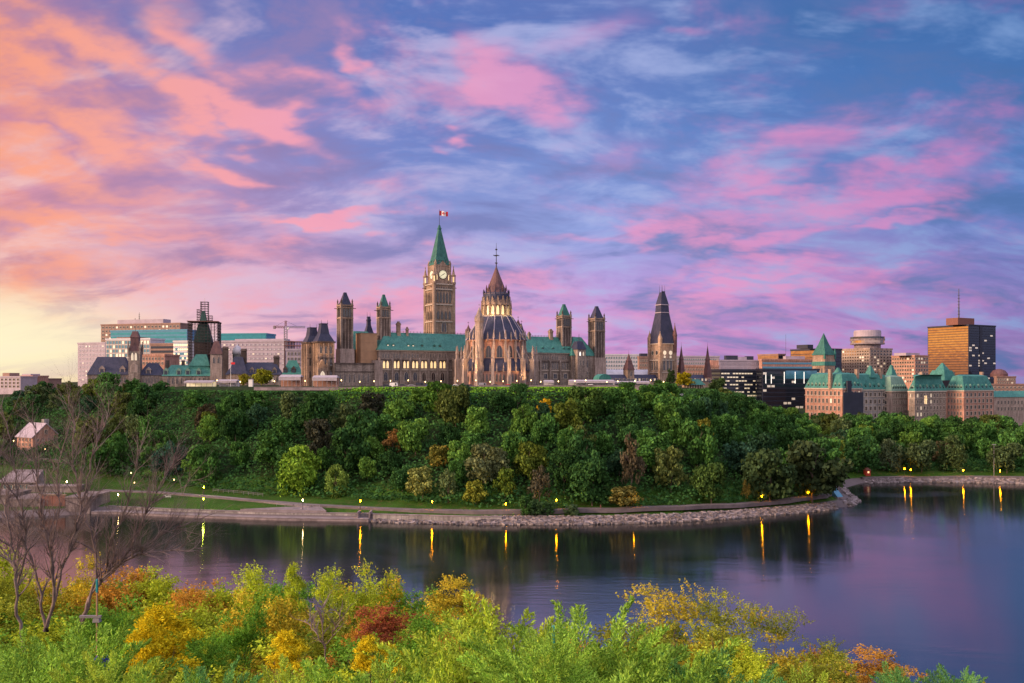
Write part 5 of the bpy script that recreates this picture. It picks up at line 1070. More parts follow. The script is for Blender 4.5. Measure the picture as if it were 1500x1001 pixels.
# chateau style government buildings
def chateau(b, L, C_, R_, pyE, pyR, w0, nl, nf, nrw=5, mat='pink_stone', rm='copper', gm='glass', lit=.05, seed=1, u0=None, rmL=None, depth=None, matF=None, dn=None):
    u0 = b.U(C_, w0) if u0 is None else u0; u1 = b.U(R_, w0); w1 = w0+depth if depth else b.W(L, u0); ze = b.Z(pyE, u0, w0); zr_ = b.Z(pyR, u0, w0+4)
    p = empty('wing', (0,0,0)); p.parent = b.o
    mb = MB(); mb.box(u0, u1, w0, w1, 0, ze); mb.build('wall', M[mat], p)
    mb = MB(); mb.box(u0-.5, u1+.5, w0-.5, w1+.5, ze-.8, ze); mb.box(u0-.3, u1+.3, w0-.3, w1+.3, ze-5, ze-4.6); mb.build('cornice', M['frame'], p)
    t_ = 3.6; mb = MB(); mb.fr(u0-.4, u1+.4, w0-.4, w1+.4, ze, u0+t_*.8, u1-t_*.8, w0+t_*.8, w1-t_*.8, zr_-1); mb.fr(u0+t_*.8, u1-t_*.8, w0+t_*.8, w1-t_*.8, zr_-1, u0+t_*1.6, u1-t_*1.6, w0+t_*1.6, w1-t_*1.6, zr_); mb.build('roof', M[rm], p)
    za = 3.0
    if nf: b.grid('rect', 'F', u0+1, u1-1, w0, za, ze-1, nf, nrw, .42, .55, gm, p, lit, seed)
    if nl: b.grid('rect', 'L', w0+1, w1-1, u0, za, ze-1, nl, nrw, .42, .55, gm, p, lit, seed+3)
    dh = (zr_-ze)
    for i in range(dn if dn is not None else nf): dormer(b, p, u0+1+(i+.5)*(u1-u0-2)/max(1, (dn or nf)), w0+.2, ze+.4, 1.7, dh*.36, 'copper_pale' if i % 2 else rm); 
    for i in range(nl): dormer(b, p, u0+.2, w0+1+(i+.5)*(w1-w0-2)/nl, ze+.4, 1.7, dh*.36, 'copper_pale', face='L')
    return u0, u1, w0, w1, ze, zr_
CF = Bld('chateau_building', 'pink stone chateau-style block with steep green copper roofs and a dark netted bay', 'government building', 1234, 545, 30, z0=6)
a = chateau(CF, 1179.5, 1234, 1262, 569, 546, 0, 9, 5, 6, seed=2)
c2 = chateau(CF, 1262, 1262, 1305, 571, 547, 6, 0, 8, 6, 'grey_stone', u0=a[1]+.05, depth=22, seed=3)
c3 = chateau(CF, 1300, 1306, 1330, 573, 550, 1, 2, 6, 6, 'stone_pale', 'copper_pale', seed=4, depth=20)
u0, u1 = CF.U(1235, -1.2), CF.U(1264, -1.2); mb = MB(); mb.box(u0, u1, -1.6, -1.2, 0, CF.Z(575, u0, 0)); mb.box(CF.U(1241, -1.2), CF.U(1247, -1.2), -1.5, -.5, CF.Z(575, u0, 0), CF.Z(558, u0, 0)); mb.build('netting', M['dark_panel'], CF.o)
for px, ye, yt in ((1275, 549, 538), (1228, 548, 541), (1306, 550, 537)):
    u = CF.U(px, 10); mb = MB(); z1 = CF.Z(ye, u, 10); z2 = CF.Z(yt, u, 10); mb.hip(u-3.2, u+3.2, 7, 13.4, z1-2, z2+1, 2.7, 2.7); mb.build('roof_pavilion', M['copper'], CF.o)
for px in (1218, 1257, 1291): u = CF.U(px, 8); mb = MB(); mb.box(u-1, u+1, 8, 10, a[4], CF.Z(541, u, 8)); mb.build('chimney', M['stone_warm'], CF.o)
CF.done()
CJ = Bld('chateau_building', 'right-hand chateau-style stone block with green copper roof and lantern tower', 'government building', 1340, 560, 30, z0=4)
a = chateau(CJ, 1331, 1340, 1386, 573, 549, 0, 2, 9, 7, 'stone', 'copper', lit=.1, seed=7)
c2 = chateau(CJ, 1386, 1412, 1455.5, 572, 549, -9, 5, 7, 7, 'pink_stone', 'copper', lit=.03, seed=8)
uc_ = CJ.U(1381, 10); S = 5.5; z1 = CJ.Z(549, uc_, 10); mb = MB(); mb.fr(uc_-S*1.3, uc_+S*1.3, 4, 4+S*2.6, z1-4, uc_-S*.8, uc_+S*.8, 6, 6+S*1.6, z1+3); mb.fr(uc_-S*.6, uc_+S*.6, 7, 7+S*1.2, z1+3, uc_-.3, uc_+.3, 7+S*.5, 7+S*.7, CJ.Z(532, uc_, 10)); mb.build('lantern_tower', M['copper'], CJ.o)
for px in (1352, 1398, 1440): u = CJ.U(px, 6); mb = MB(); mb.box(u-1, u+1, 6, 8, a[4], CJ.Z(545, u, 6)); mb.build('chimney', M['stone_warm'], CJ.o)
u = CJ.U(1356, -.2); CJ.win('rect', u, -.02, CJ.Z(592, u, 0), 3.2, 5.5, 'F', 'lit'); CJ.done()
b = Bld('long_building', 'long low stone building with a flat green copper roof at the right edge', 'government building', 1456, 600, 10, z0=6)
u1 = b.U(1580); mb = MB(); mb.box(0, u1, 0, 20, 0, b.Z(582)); mb.build('wall', M['stone_pale'], b.o); mb = MB(); mb.hip(-.6, u1+.6, -.6, 20.6, b.Z(582), b.Z(573.5), 3, 5); mb.build('roof', M['copper'], b.o)
b.grid('rect', 'F', 2, u1-2, 0, b.Z(604), b.Z(585), 24, 2, .4, .55); b.done()
M['red_glow_wall'] = plain('red_glow_boards', (.45,.05,.03), .7)  # red light on the hut, put into its wall colour
# ------------------------------------------------------------------ paths and walls along the river
def ribbon(name, pts, width, mat, lift=.3, ext=0):
    P = [G(px, py) for px, py in pts]; Q = []
    for a, b in zip(P[:-1], P[1:]):
        n = max(2, int((b-a).length/3)); Q += [a+(b-a)*(i/n) for i in range(n)]
    Q.append(P[-1]); mb = MB(); vs = []; m_ = len(Q)
    for i, p in enumerate(Q):
        d = Q[min(i+1, m_-1)]-Q[max(i-1, 0)]; d.z = 0; d.normalize(); nrm = Vector((-d.y, d.x, 0)); 
        L, R_ = p+nrm*width/2, p-nrm*width/2; z = max(H(p.x, p.y), H(L.x, L.y), H(R_.x, R_.y))+lift
        vs += [(L.x, L.y, z), (R_.x, R_.y, z), (L.x, L.y, z-1.2), (R_.x, R_.y, z-1.2)]
    fs = []
    for i in range(m_-1):
        k = i*4; fs += [(k, k+1, k+5, k+4), (k+1, k+3, k+7, k+5), (k+2, k, k+4, k+6)]
    mb.add(vs, fs); return tag(mb.build(name, M[mat]), kind='structure')
ribbon('path', [(150,719),(230,722),(300,728),(380,735),(450,741),(530,745),(610,749),(700,751.5),(800,752),(900,750),(1000,748),(1080,744),(1150,738),(1205,730),(1228,722)], 3.2, 'asphalt')
ribbon('side_path', [(295,727),(340,731),(400,738),(455,744)], 1.4, 'paving', .36)
ribbon('bank_path', [(1262,702),(1330,700.5),(1420,700.5),(1520,702)], 3, 'asphalt')
def wall_line(name, pts, z0, z1, th, mat, label, cat='wall', back=0, cap=None):
    """wall along world points, front face on the river side"""
    mb = MB()
    for (x0, y0), (x1, y1) in zip(pts[:-1], pts[1:]):
        d = Vector((x1-x0, y1-y0)); n = Vector((-d.y, d.x)).normalized()*th
        mb.prism([(x0, y0), (x1, y1), (x1+n.x, y1+n.y), (x0+n.x, y0+n.y)], z0, z1)
    o = mb.build(name, M[mat]); tag(o, label, cat)
    if cap:
        mb = MB()
        for (x0, y0), (x1, y1) in zip(pts[:-1], pts[1:]):
            d = Vector((x1-x0, y1-y0)); n = Vector((-d.y, d.x)).normalized(); a, c = n*-.12, n*(th+.12)
            mb.prism([(x0+a.x, y0+a.y), (x1+a.x, y1+a.y), (x1+c.x, y1+c.y), (x0+c.x, y0+c.y)], z1+.003, z1+.22)
        mb.build('coping', M[cap], o)
    return o
def shp(a, b, n, off=0): return [(WX(px, CH*F/(py-HY))*1.0, CH*F/(py-HY)+off) for px, py in [(a+(b-a)*i/n, float(np.interp(a+(b-a)*i/n, [p for p, q in SH], [q for p, q in SH]))) for i in range(n+1)]]
wall_line('quay', shp(135, 540, 12, -.6), -2, .6, 2.8, 'concrete', 'long low concrete quay along the water below the lawn', 'quay', cap='paving')
wall_line('retaining_wall', shp(150, 545, 12, 3.6), -1, 1.75, .8, 'grey_stone', 'stone retaining wall behind the low concrete quay', cap='paving')
wall_line('retaining_wall', shp(545, 735, 8, 1.6), -1.5, 1.9, 1.0, 'grey_stone', 'rough stone wall at the water between the stone stairs and the rocky bank', cap='concrete')
st = empty('stone_stairs', G(536, 752), 0, 'pale stone stairs going down to the water at the end of the quay', 'stairs')
mb = MB()
for i in range(9): mb.box(-1.6, 1.6, -4.4+i*.42, -4.4+(i+1)*.42, -2.2, -2.1+i*.28)
mb.build('flight', M['paving'], st); mb = MB(); mb.box(-2.1, -1.65, -4.6, .2, -2.2, .9); mb.box(1.65, 2.1, -4.6, .2, -2.2, .9); mb.build('side_wall', M['concrete'], st)
pl = [G(px, py) for px, py in ((352,752),(478,754.5),(470,743),(420,744))]; mb = MB(); mb.prism([(p.x, p.y) for p in pl], 1.0, 2.55); tag(mb.build('paved_terrace', M['paving']), kind='structure')
def railing(pts, label, h=1.1, name='railing'):
    mb = MB(); Q = [G(*p) for p in pts]
    for a, b in zip(Q[:-1], Q[1:]):
        n = max(2, int((b-a).length/2.2))
        for i in range(n+1): p = a+(b-a)*(i/n); mb.box(p.x-.05, p.x+.05, p.y-.05, p.y+.05, p.z-.4, p.z+h)
        for z in (h, h*.55): mb.tube([a+Vector((0,0,z)), b+Vector((0,0,z))], .045, 4)
    return tag(mb.build(name, M['steel']), label, 'railing')
railing([(405,742),(430,743),(468,745)], 'thin metal railing along the paved terrace above the quay')
railing([(312,721),(350,724),(385,728)], 'thin metal railing beside the upper end of the river path')
# rocks: one heap nobody could count
rs = np.random.RandomState(9); Vs = []
def rocks(pa, pb, n, w_):
    for i in range(n):
        px = rs.uniform(pa, pb); py = np.interp(px, [p for p, q in SH], [q for p, q in SH]); Y = CH*F/(py-HY); x = WX(px, Y)
        if 1225 < px < 1270: x, Y = np.array([np.interp(rs.uniform(0, 1), [0,.3,.6,1], SP[12:16,0]), 0]); Y = float(shore_y(x))
        f = rs.uniform(0, 1); off = f*w_-1; x += rs.normal(0, .3); Y += off; z = max(-.2, float(H(x, Y)))
        s = rs.uniform(.28, .75); c = np.array([[a, b_, c_] for a in (-1,1) for b_ in (-1,1) for c_ in (-1,1)], float)*s*np.array([rs.uniform(.7,1.4), rs.uniform(.7,1.2), rs.uniform(.5,.9)])
        c += rs.normal(0, s*.22, (8,3)); an = rs.uniform(0, 3.14); cc, ss = math.cos(an), math.sin(an); c = c @ np.array([[cc,ss,0],[-ss,cc,0],[0,0,1]]) + np.array([x, Y, z+.1])
        Vs.append(c[[[0,1,3,2],[4,6,7,5],[0,4,5,1],[2,3,7,6],[0,2,6,4],[1,5,7,3]]])
rocks(700, 1262, 5200, 5.2); rocks(1255, 1540, 2200, 5.0); rocks(545, 700, 300, 1.5)
m, t = new_mat('rock'); ri = t.node('ShaderNodeNewGeometry').outputs['Random Per Island']
finish(t, base=t.vmath('SCALE', t.mix(ri, (.16,.135,.14), (.40,.35,.37)), scale=t.rng(t.noise(t.node('ShaderNodeNewGeometry').outputs['Position'], .6, 3), .3, .7, .55, 1.15)), rough=.95, spec=.1)
tag(link('bank_rocks', quads('bank_rocks', np.concatenate(Vs), m)), 'grey broken rocks heaped along the river bank', 'rocks', kind='stuff')
# ------------------------------------------------------------------ lamps
def lamp(px, py, pyb, label, mat='lamp_amber', r=.18, group=None, Yd=None):
    p = G(px, pyb) if Yd is None else Vector((WX(px, Yd), Yd, H(WX(px, Yd), Yd))); h = WZ(py, p.y)-p.z
    if h < 2: h = 2.0
    o = empty('street_lamp', p, 0, label, 'street lamp', group)
    mb = MB(); mb.lathe(0, 0, [(.16, -.5), (.16, .5), (.09, .6), (.06, h-.4), (.2, h-.35), (.2, h-.28)], 8); mb.build('post', M['iron'], o)
    mb = MB(); mb.lathe(0, 0, [(r*.4, h-.28), (r, h), (r*.8, h+.2), (r*.2, h+.34)], 8); mb.build('globe', M[mat], o)
    mb = MB(); mb.lathe(0, 0, [(r*.9, h+.345), (r*.5, h+.5), (.03, h+.62)], 8); mb.build('cap', M['iron'], o)
    if mat in ('lamp_amber', 'lamp_green') and Yd is None and px > 280: l = bpy.data.lights.new('lamp_bulb', 'POINT'); l.energy = 260; l.color = (1,.34,0) if mat == 'lamp_amber' else (.7,.8,.1); l.shadow_soft_size = .22; q = bpy.data.objects.new('lamp_bulb', l); col.objects.link(q); q.parent = o; q.location = (0, -.35, h)
    return o
for q in [(298,731,749,'green-glowing lamp on the lawn above the quay','lamp_green'),(443.5,733,750,'white-glowing lamp beside the paved terrace','lamp_white'),(528,734,750,'amber lamp at the top of the stone stairs','lamp_amber'),(633,735,750,'amber lamp in front of the pale yellowish green tree','lamp_amber'),
   (741,738.5,753,'amber lamp on the path left of the round bush','lamp_amber'),(815,733,752,'amber lamp standing among the path-side bushes','lamp_amber'),(928,731,750,'amber lamp beside the low olive spreading tree','lamp_amber'),(1116,727,744,'amber lamp left of the largest dark tree at the bend','lamp_amber'),
   (1184,722,736,'amber lamp under the largest dark tree at the bend','lamp_amber'),(1325,687,699,'left one of the twin amber lamps on the far bank','lamp_amber'),(1334,688.5,699,'right one of the twin amber lamps on the far bank','lamp_amber'),
   (1411,689,700,'amber lamp on the far bank below the netted chateau wing','lamp_amber'),(1465,690,700,'rightmost amber lamp on the far bank','lamp_amber'),(298.5,714,726,'lamp on the river path above the green-glowing lamp','lamp_green')]:
    lamp(q[0], q[1], q[2], q[3], q[4])
for q in [(98,706,716,'lamp on the grass left of the locks path','lamp_white'),(197,707.5,720,'lamp where the river path leaves the locks','lamp_small'),(26,691,704,'left bright lamp on the pale lock house roof edge','lamp_white'),(48,695,706,'amber lamp right of the pale lock house','lamp_amber'),
          (20,646,662,'small lamp beside the stone house wall','lamp_small'),(66,658,668,'lamp at the front corner of the stone house','lamp_small'),(173,725,737,'white lamp on top of the lock wall','lamp_white'),(192,693,706,'small lamp under the trees right of the stone house','lamp_small'),(255,703,714,'small lamp at the foot of the left slope','lamp_small'),(153,678,690,'faint lamp between the stone house and the slope','lamp_small')]:
    lamp(q[0], q[1], q[2], q[3], q[4], .18)
b = G(1456, 697); o = empty('floodlight_mast', b, 0, 'tall grey floodlight mast among the far bank trees', 'mast'); mb = MB(); mb.tube([(0,0,-.5),(0,0,WZ(651, b.y)-b.z)], [.14,.08], 6); mb.build('pole', M['steel'], o); mb = MB(); zt = WZ(651, b.y)-b.z; mb.box(-.9, .9, -.12, .12, zt-.25, zt); mb.build('light_bar', M['steel'], o)
b = G(1270, 696); o = empty('kiosk', b, .2, 'small hut glowing red by the water beyond the river bend', 'hut'); mb = MB(); mb.box(-1.1, 1.1, -1, 1, -.5, 2.1); mb.build('wall', M['red_glow_wall'], o); mb = MB(); mb.hip(-1.4, 1.4, -1.3, 1.3, 2.1, 3.3, 1.1, 1.1); mb.build('roof', M['rust'], o); mb = MB(); mb.box(-.4, .4, -1.12, -1.01, .9, 1.7); mb.build('window', M['lit'], o)
b = G(1221, 727); o = empty('ramp_shelter', b, R(30), 'small pale blue sloping shelter at the tip of the bend', 'shelter'); mb = MB(); mb.fr(-1.5, 1.5, -3, 3, 0, -1.4, 1.4, 0, 3, 3.0); mb.build('sloped_roof', M['glass_blue'], o)
mb = MB(); mb.box(-1.6, 1.6, -3.1, 3.1, -.6, 0); mb.build('footing', M['concrete'], o)
b = G(245, 730); o = empty('white_bench', b, R(5), 'long white slatted bench on the lawn beside the path', 'bench')
for z in (.5, 1.15): mb = MB(); mb.box(-1.3, 1.3, -.2, .15, z*.8, z*.8+.22); mb.build('seat' if z < 1 else 'backrest', M['white_paint'], o)
for x in (-1.2, 1.2): mb = MB(); mb.box(x-.06, x+.06, -.15, .2, -.3, 1.1); mb.build('leg', M['steel'], o)
# ------------------------------------------------------------------ people strolling (tiny in view)
def person(px, py, label, shirt, h=1.72, turn=0):
    b = G(px, py); o = empty('person', b+Vector((0,0,.3)), turn, label, 'person')
    mb = MB(); mb.tube([(-.1,.1,0),(-.1,.02,.45),(-.09,0,.85)], [.06,.08,.1], 6); mb.tube([(.12,-.14,0),(.1,-.04,.45),(.09,0,.85)], [.06,.08,.1], 6)
    mb.lathe(0, 0, [(.17,.82),(.19,1.0),(.22,1.38),(.09,1.46),(.06,1.52),(.1,1.6),(.11,1.68),(.03,1.77)], 8)
    for s_ in (-1, 1): mb.tube([(s_*.2,0,1.4),(s_*.27,.04,1.12),(s_*.26,-.1,.85)], [.06,.05,.04], 5)
    mb.build('body', shirt, o)
person(217, 722, 'person in dark clothes walking on the river path near the lawn', M['dark_panel']); person(880, 750, 'person in dark red walking on the path below the library', M['rust'], turn=1)
# ------------------------------------------------------------------ stone house and locks
gb = G(50, 664); hb = Bld('stone_house', 'old three-storey stone house with pale hipped gable roof at the foot of the slope', 'house', 48, gb.y, 57, z0=gb.z-.5)
u1 = hb.U(86); w1 = hb.W(25, 0); ze = hb.Z(640); zr = hb.Z(621, u1/2, 0)
mb = MB(); mb.box(0, u1, 0, w1, 0, ze); mb.add([(0,0,ze),(u1,0,ze),(u1/2,0,zr),(0,w1,ze),(u1,w1,ze),(u1/2,w1,zr)], [(0,1,2),(3,5,4)]); mb.build('wall', M['pink_stone'], hb.o)
mb = MB()
for sx_, ex in ((0, -.7), (u1, u1+.7)):
    dz = (zr-ze)/(u1/2)*.7
    a = [(ex, -.6, ze-dz), (u1/2, -.6, zr), (u1/2, w1+.6, zr), (ex, w1+.6, ze-dz)]; c = [(x, y, z+.35) for x, y, z in a]; mb.add(a+c, [(0,1,2,3),(7,6,5,4),(0,4,5,1),(1,5,6,2),(2,6,7,3),(3,7,4,0)])
mb.build('roof', M['lavender'], hb.o); mb = MB(); mb.box(u1*.55, u1*.75, w1*.2, w1*.35, zr-3, zr+2); mb.build('chimney', M['grey_stone'], hb.o)
hb.grid('rect', 'F', 1, u1-1, 0, 1, ze-.6, 4, 3, .3, .55); hb.grid('rect', 'L', 1, w1-1, 0, 1, ze-.6, 4, 3, .3, .55); hb.win('rect', u1/2, 0, ze+1, 1.2, 1.8); hb.done()
def blk(name, label, px0, px1, pyT, Y, depth, z0, mat, cat, rz=0, cap=None, kids=None):
    x0, x1 = WX(px0, Y), WX(px1, Y); o = empty(name, (x0, Y, z0), rz, label, cat); zt = WZ(pyT, Y)-z0; mb = MB(); mb.box(0, x1-x0, 0, depth, 0, zt); mb.build('wall', M[mat], o)
    if cap: mb = MB(); mb.box(-.2, x1-x0+.2, -.2, depth+.2, zt+.003, zt+.5); mb.build('coping', M[cap], o)
    return o, x1-x0, zt
blk('lock_wall', 'broad pale stone lock wall right of the dark lock gate', 96, 132, 730, 284, 14, -2, 'stone_dark2', 'wall', cap='stone_dark2')
blk('lock_wall', 'bluish stone lock wall at the left of the dark lock gate', 14, 58, 733, 287, 14, -2, 'stone_dark2', 'wall', cap='stone_dark2')
blk('lock_wall', 'pale lock wall running off at the left edge behind the bare tree', -60, 12, 727, 292, 14, -2, 'stone_dark2', 'wall', cap='stone_dark2')
blk('lock_wall', 'upper lock wall stepping up behind the dark lock gate', 40, 112, 714, 318, 6, 0, 'stone_dark2', 'wall', cap='stone_dark2')
o = empty('lock_gate', (WX(59, 288), 288, -2), 0, 'dark timber lock gate between the two stone lock walls', 'lock gate'); wd = WX(95, 288)-WX(59, 288)
for s_ in (0, 1): mb = MB(); mb.box(wd*s_*.5+.05, wd*(.5+.5*s_)-.05, 0, .6, 0, 7.6); mb.build('gate_leaf', M['rust'], o)
mb = MB(); mb.box(-.5, wd+.5, -.2, .7, 7.62, 8.0); mb.build('walkway', M['wood'], o)
for i in range(8): mb = MB(); mb.box(wd*i/7-.07, wd*i/7+.07, -.15, 0, 8.0, 9.1); mb.build('rail_post', M['steel'], o)
o, L, zt = blk('lock_house', 'low lock house with a big pale pitched roof behind the left lock wall', 2, 46, 706, 322, 9, 2, 'concrete', 'house')
mb = MB(); mb.add([(-1,-1,zt),(L+2,-1,zt),(L-1,10,zt+3.6),(-1,10,zt+3.6),(-1,-1,zt-.4),(L+2,-1,zt-.4),(L-1,11,zt-.4),(-1,11,zt-.4)], [(0,1,2,3),(0,4,5,1),(1,5,6,2),(2,6,7,3),(3,7,4,0)]); mb.build('roof', M['concrete'], o)
for i in range(5): link('window', win_mesh('rect', 1.2, 1.4, 'glass_blue'), o, (1.5+i*(L-3)/4, 0, zt-2.6))
blk('garden_wall', 'long pinkish stone wall left of the stone house', -60, 28, 663, 405, 1.2, 4, 'pink_stone', 'wall', cap='paving')
ribbon('lock_road', [(-40,682),(20,676),(70,676),(110,680)], 3, 'asphalt')
# ------------------------------------------------------------------ the terrace in front of the parliament
def tw(pa, pb, zt, label, th=1.0, dy=0, zb=37.5):
    x0, x1 = WX(pa, TY), WX(pb, TY); o = wall_line('terrace_wall', [(x0, TY+dy), ((x0+x1)/2, TY+dy), (x1, TY+dy)], zb, zt, th, 'concrete', label, cap='paving'); return o
tw(372, 575, 41.15, 'low grey parapet above the bright green creeper left of the library', zb=39.8); tw(576, 700, 41.6, 'grey terrace wall below the clock tower and library front'); tw(701, 830, 41.9, 'grey terrace wall below the right side of the library'); tw(831, 950, 42.0, 'grey terrace wall below the long white site tent')
def tent(px0, px1, pyT, pyB, Y, label, nm='site_tent', posts=6, lit=False, wallm='white_panel'):
    x0, x1 = WX(px0, Y), WX(px1, Y); zb_, zt = 41.0, WZ(pyT, Y); L = x1-x0; o = empty(nm, (x0, Y, zb_), 0, label, 'tent'); h = zt-zb_
    mb = MB(); mb.add([(-.3,-.3,h*.8),(L+.3,-.3,h*.8),(L+.3,6.3,h*.8),(-.3,6.3,h*.8),(.2,3,h),(L-.2,3,h)], [(0,1,5,4),(2,3,4,5),(1,2,5),(3,0,4),(3,2,1,0)]); mb.build('roof', M['tent'], o)
    mb = MB(); mb.box(0, L, 3, 5.8, 0, h*.8); mb.build('wall', M[wallm], o); mb = MB(); mb.box(-.2, L+.2, -.25, -.1, h*.52, h*.8); mb.build('valance', M['tent'], o)
    for i in range(posts): mb = MB(); mb.box(L*i/(posts-1)-.1, L*i/(posts-1)+.1, 0, .2, 0, h*.8); mb.build('post', M['steel'], o)
    return o
tent(409, 440, 549, 566, 436, 'pale canopy with reddish wall just left of the parliament corner', wallm='pink_stone'); tent(458, 493, 550, 566, 430, 'white canopy in front of the warm-lit corner pavilion', wallm='pink_stone'); tent(834, 900, 556.5, 566, 428, 'long white site tent below the rightmost ventilation tower', posts=9)
tent(797, 811, 557, 566, 430, 'small white tent left of the long white site tent', posts=3); tent(901, 952, 558.5, 566, 432, 'low lit white tent at the right end of the terrace', posts=6); tent(270, 311, 557.5, 566, 436, 'low row of warm lit stalls at the left end of the parapet', wallm='lit_dim'); tent(318, 346, 556, 566, 440, 'white market canopy right of the lit stalls')
def vehicle(px, label, body, van=False, Y=390, rz=0):
    p = Vector((WX(px, Y), Y, H(WX(px, Y), Y))); o = empty('parked_van' if van else 'parked_car', p, rz, label, 'van' if van else 'car'); h = 2.2 if van else 1.45
    mb = MB(); mb.fr(-2.2, 2.2, -.9, .9, .35, -2.2, 2.2, -.85, .85, .9); 
    if van: mb.fr(-2.2, 1.5, -.85, .85, .9, -2.1, 1.2, -.75, .75, h)
    else: mb.fr(-1.6, 1.3, -.85, .85, .9, -1.1, .6, -.7, .7, h)
    bo = mb.build('body', body, o); mb = MB(); mb.box(-1.1 if not van else .3, .9, -.9, -.86, .95, h-.2); mb.build('window', M['glass'], o)
    for x in (-1.4, 1.4):
        for y in (-.9, .9): mb = MB(); mb.tube([(x, y-.12, .35), (x, y+.12, .35)], .35, 10); mb.build('wheel', M['dark_panel'], o)
cc = {'white': M['white_paint'], 'black': M['dark_panel'], 'grey': M['steel'], 'red': M['red_paint'], 'blue': M['blue_cloth']}
for px, c_, van, where in ((566,'black',0,'at the left end of the parliament front'),(578,'white',1,'below the first lit windows'),(590,'black',0,'right of the white van'),(603,'grey',0,'below the middle lit windows'),(616,'black',1,'below the clock tower'),(629,'blue',0,'right of the black van'),(652,'black',0,'before the left library buttresses'),
    (668,'white',0,'beside the left library buttresses'),(688,'black',0,'under the library stair turret'),(708,'grey',1,'before the library arcade'),(726,'black',0,'at the middle of the library'),(745,'red',0,'right of the library middle'),(765,'black',0,'before the right library buttresses'),(785,'black',0,'left of the small white tent'),(848,'black',0,'before the left part of the long tent'),(866,'white',0,'before the middle of the long tent'),(884,'black',0,'before the right part of the long tent')):
    vehicle(px, f"{c_} {'van' if van else 'car'} parked on the terrace {where}", cc[c_], van)
tl = [(318,'above the parapet end'),(352,'beside the small yellow-green terrace tree'),(402,'left of the reddish-walled canopy'),(447,'between the two canopies'),(500,'right of the warm-lit canopy'),(527,'below the tan hoarding'),(548,'beside the pale pier'),(572,'beside the first lit windows'),(598,'below the second chimney'),(623,'under the clock tower left edge'),(646,'under the clock'),(670,'at the left library buttress'),(697,'at the library stair turret'),(718,'at the library front left'),(737,'at the library front right'),(757,'at the right library arcade'),(778,'at the right library buttress'),(792,'left of the small tent'),(818,'between the two white tents'),(842,'at the long tent left end'),(858,'at the long tent middle'),(889,'at the long tent right end'),(905,'before the low lit tent'),(930,'right of the low lit tent middle'),(953,'at the foot of the slate tower'),(972,'left of the narrow evergreen')]
for i, (px, w_) in enumerate(tl): lamp(px, 557.5+(i*7 % 4)*.7, 0, 'small lit terrace lamp '+w_, 'lamp_small', .24, Yd=392)
b = Bld('flagpole', 'slim white flagpole at the left end of the terrace', 'flagpole', 338, 440, 0, z0=40.5); mb = MB(); mb.tube([(0,0,0),(0,0,b.Z(530))], [.14,.07], 6); mb.build('pole', M['white_paint'], b.o); mb = MB(); mb.box(.05, 2.2, -.03, .03, b.Z(534), b.Z(531)); mb.build('cloth', M['red_paint'], b.o)
b = Bld('equipment_cabinet', 'white square cabinet between the two yellow-green terrace trees', 'cabinet', 364, 430, 0, z0=40.5); mb = MB(); mb.box(0, 2, 0, 1.5, 0, b.Z(556)); mb.build('case', M['white_paint'], b.o); mb = MB(); mb.box(-.15, 2.15, -.15, 1.65, b.Z(556)+.003, b.Z(556)+.2); mb.build('lid', M['steel'], b.o)
# floodlights at the foot of the walls (lit in the photo)
def flood(px, Y, z, rz, energy, label, size=.9, colr=(1,.55,.22), aim=(0,0,1), sp=70):
    o = empty('floodlight', (WX(px, Y), Y, z), rz, label, 'floodlight')
    mb = MB(); mb.box(-.5, .5, -.3, .3, 0, .5); mb.build('housing', M['iron'], o); mb = MB(); mb.box(-.42, .42, -.2, .2, .503, .53); mb.build('lens', M['lamp_small'], o)
    l = bpy.data.lights.new('floodlight_bulb', 'SPOT'); l.energy = energy; l.color = colr; l.spot_size = R(sp); l.spot_blend = .8; l.shadow_soft_size = .5; q = bpy.data.objects.new('floodlight_bulb', l); col.objects.link(q); q.parent = o; q.location = (0,0,.9)
    q.rotation_euler = Vector(aim).to_track_quat('-Z', 'Y').to_euler()
flood(678, 462, 41, 0, 24000, 'warm floodlight at the left foot of the library', aim=(.25,.5,1)); flood(700, 455, 41, 0, 24000, 'warm floodlight at the library stair turret', aim=(.0,.5,.9)); flood(740, 458, 41, 0, 18000, 'warm floodlight at the library front', aim=(0,.5,.9)); flood(768, 466, 41, 0, 14000, 'warm floodlight at the right foot of the library', aim=(-.1,.5,.9))
flood(462, 440, 41, 0, 22000, 'warm floodlight before the left corner pavilion', aim=(0,.5,.9)); flood(972, 540, 40, 0, 30000, 'warm floodlight at the foot of the steep slate tower', aim=(0,.4,1)); flood(650, 455, 41, 0, 10000, 'warm floodlight before the parliament wall', aim=(-.3,.6,.8))
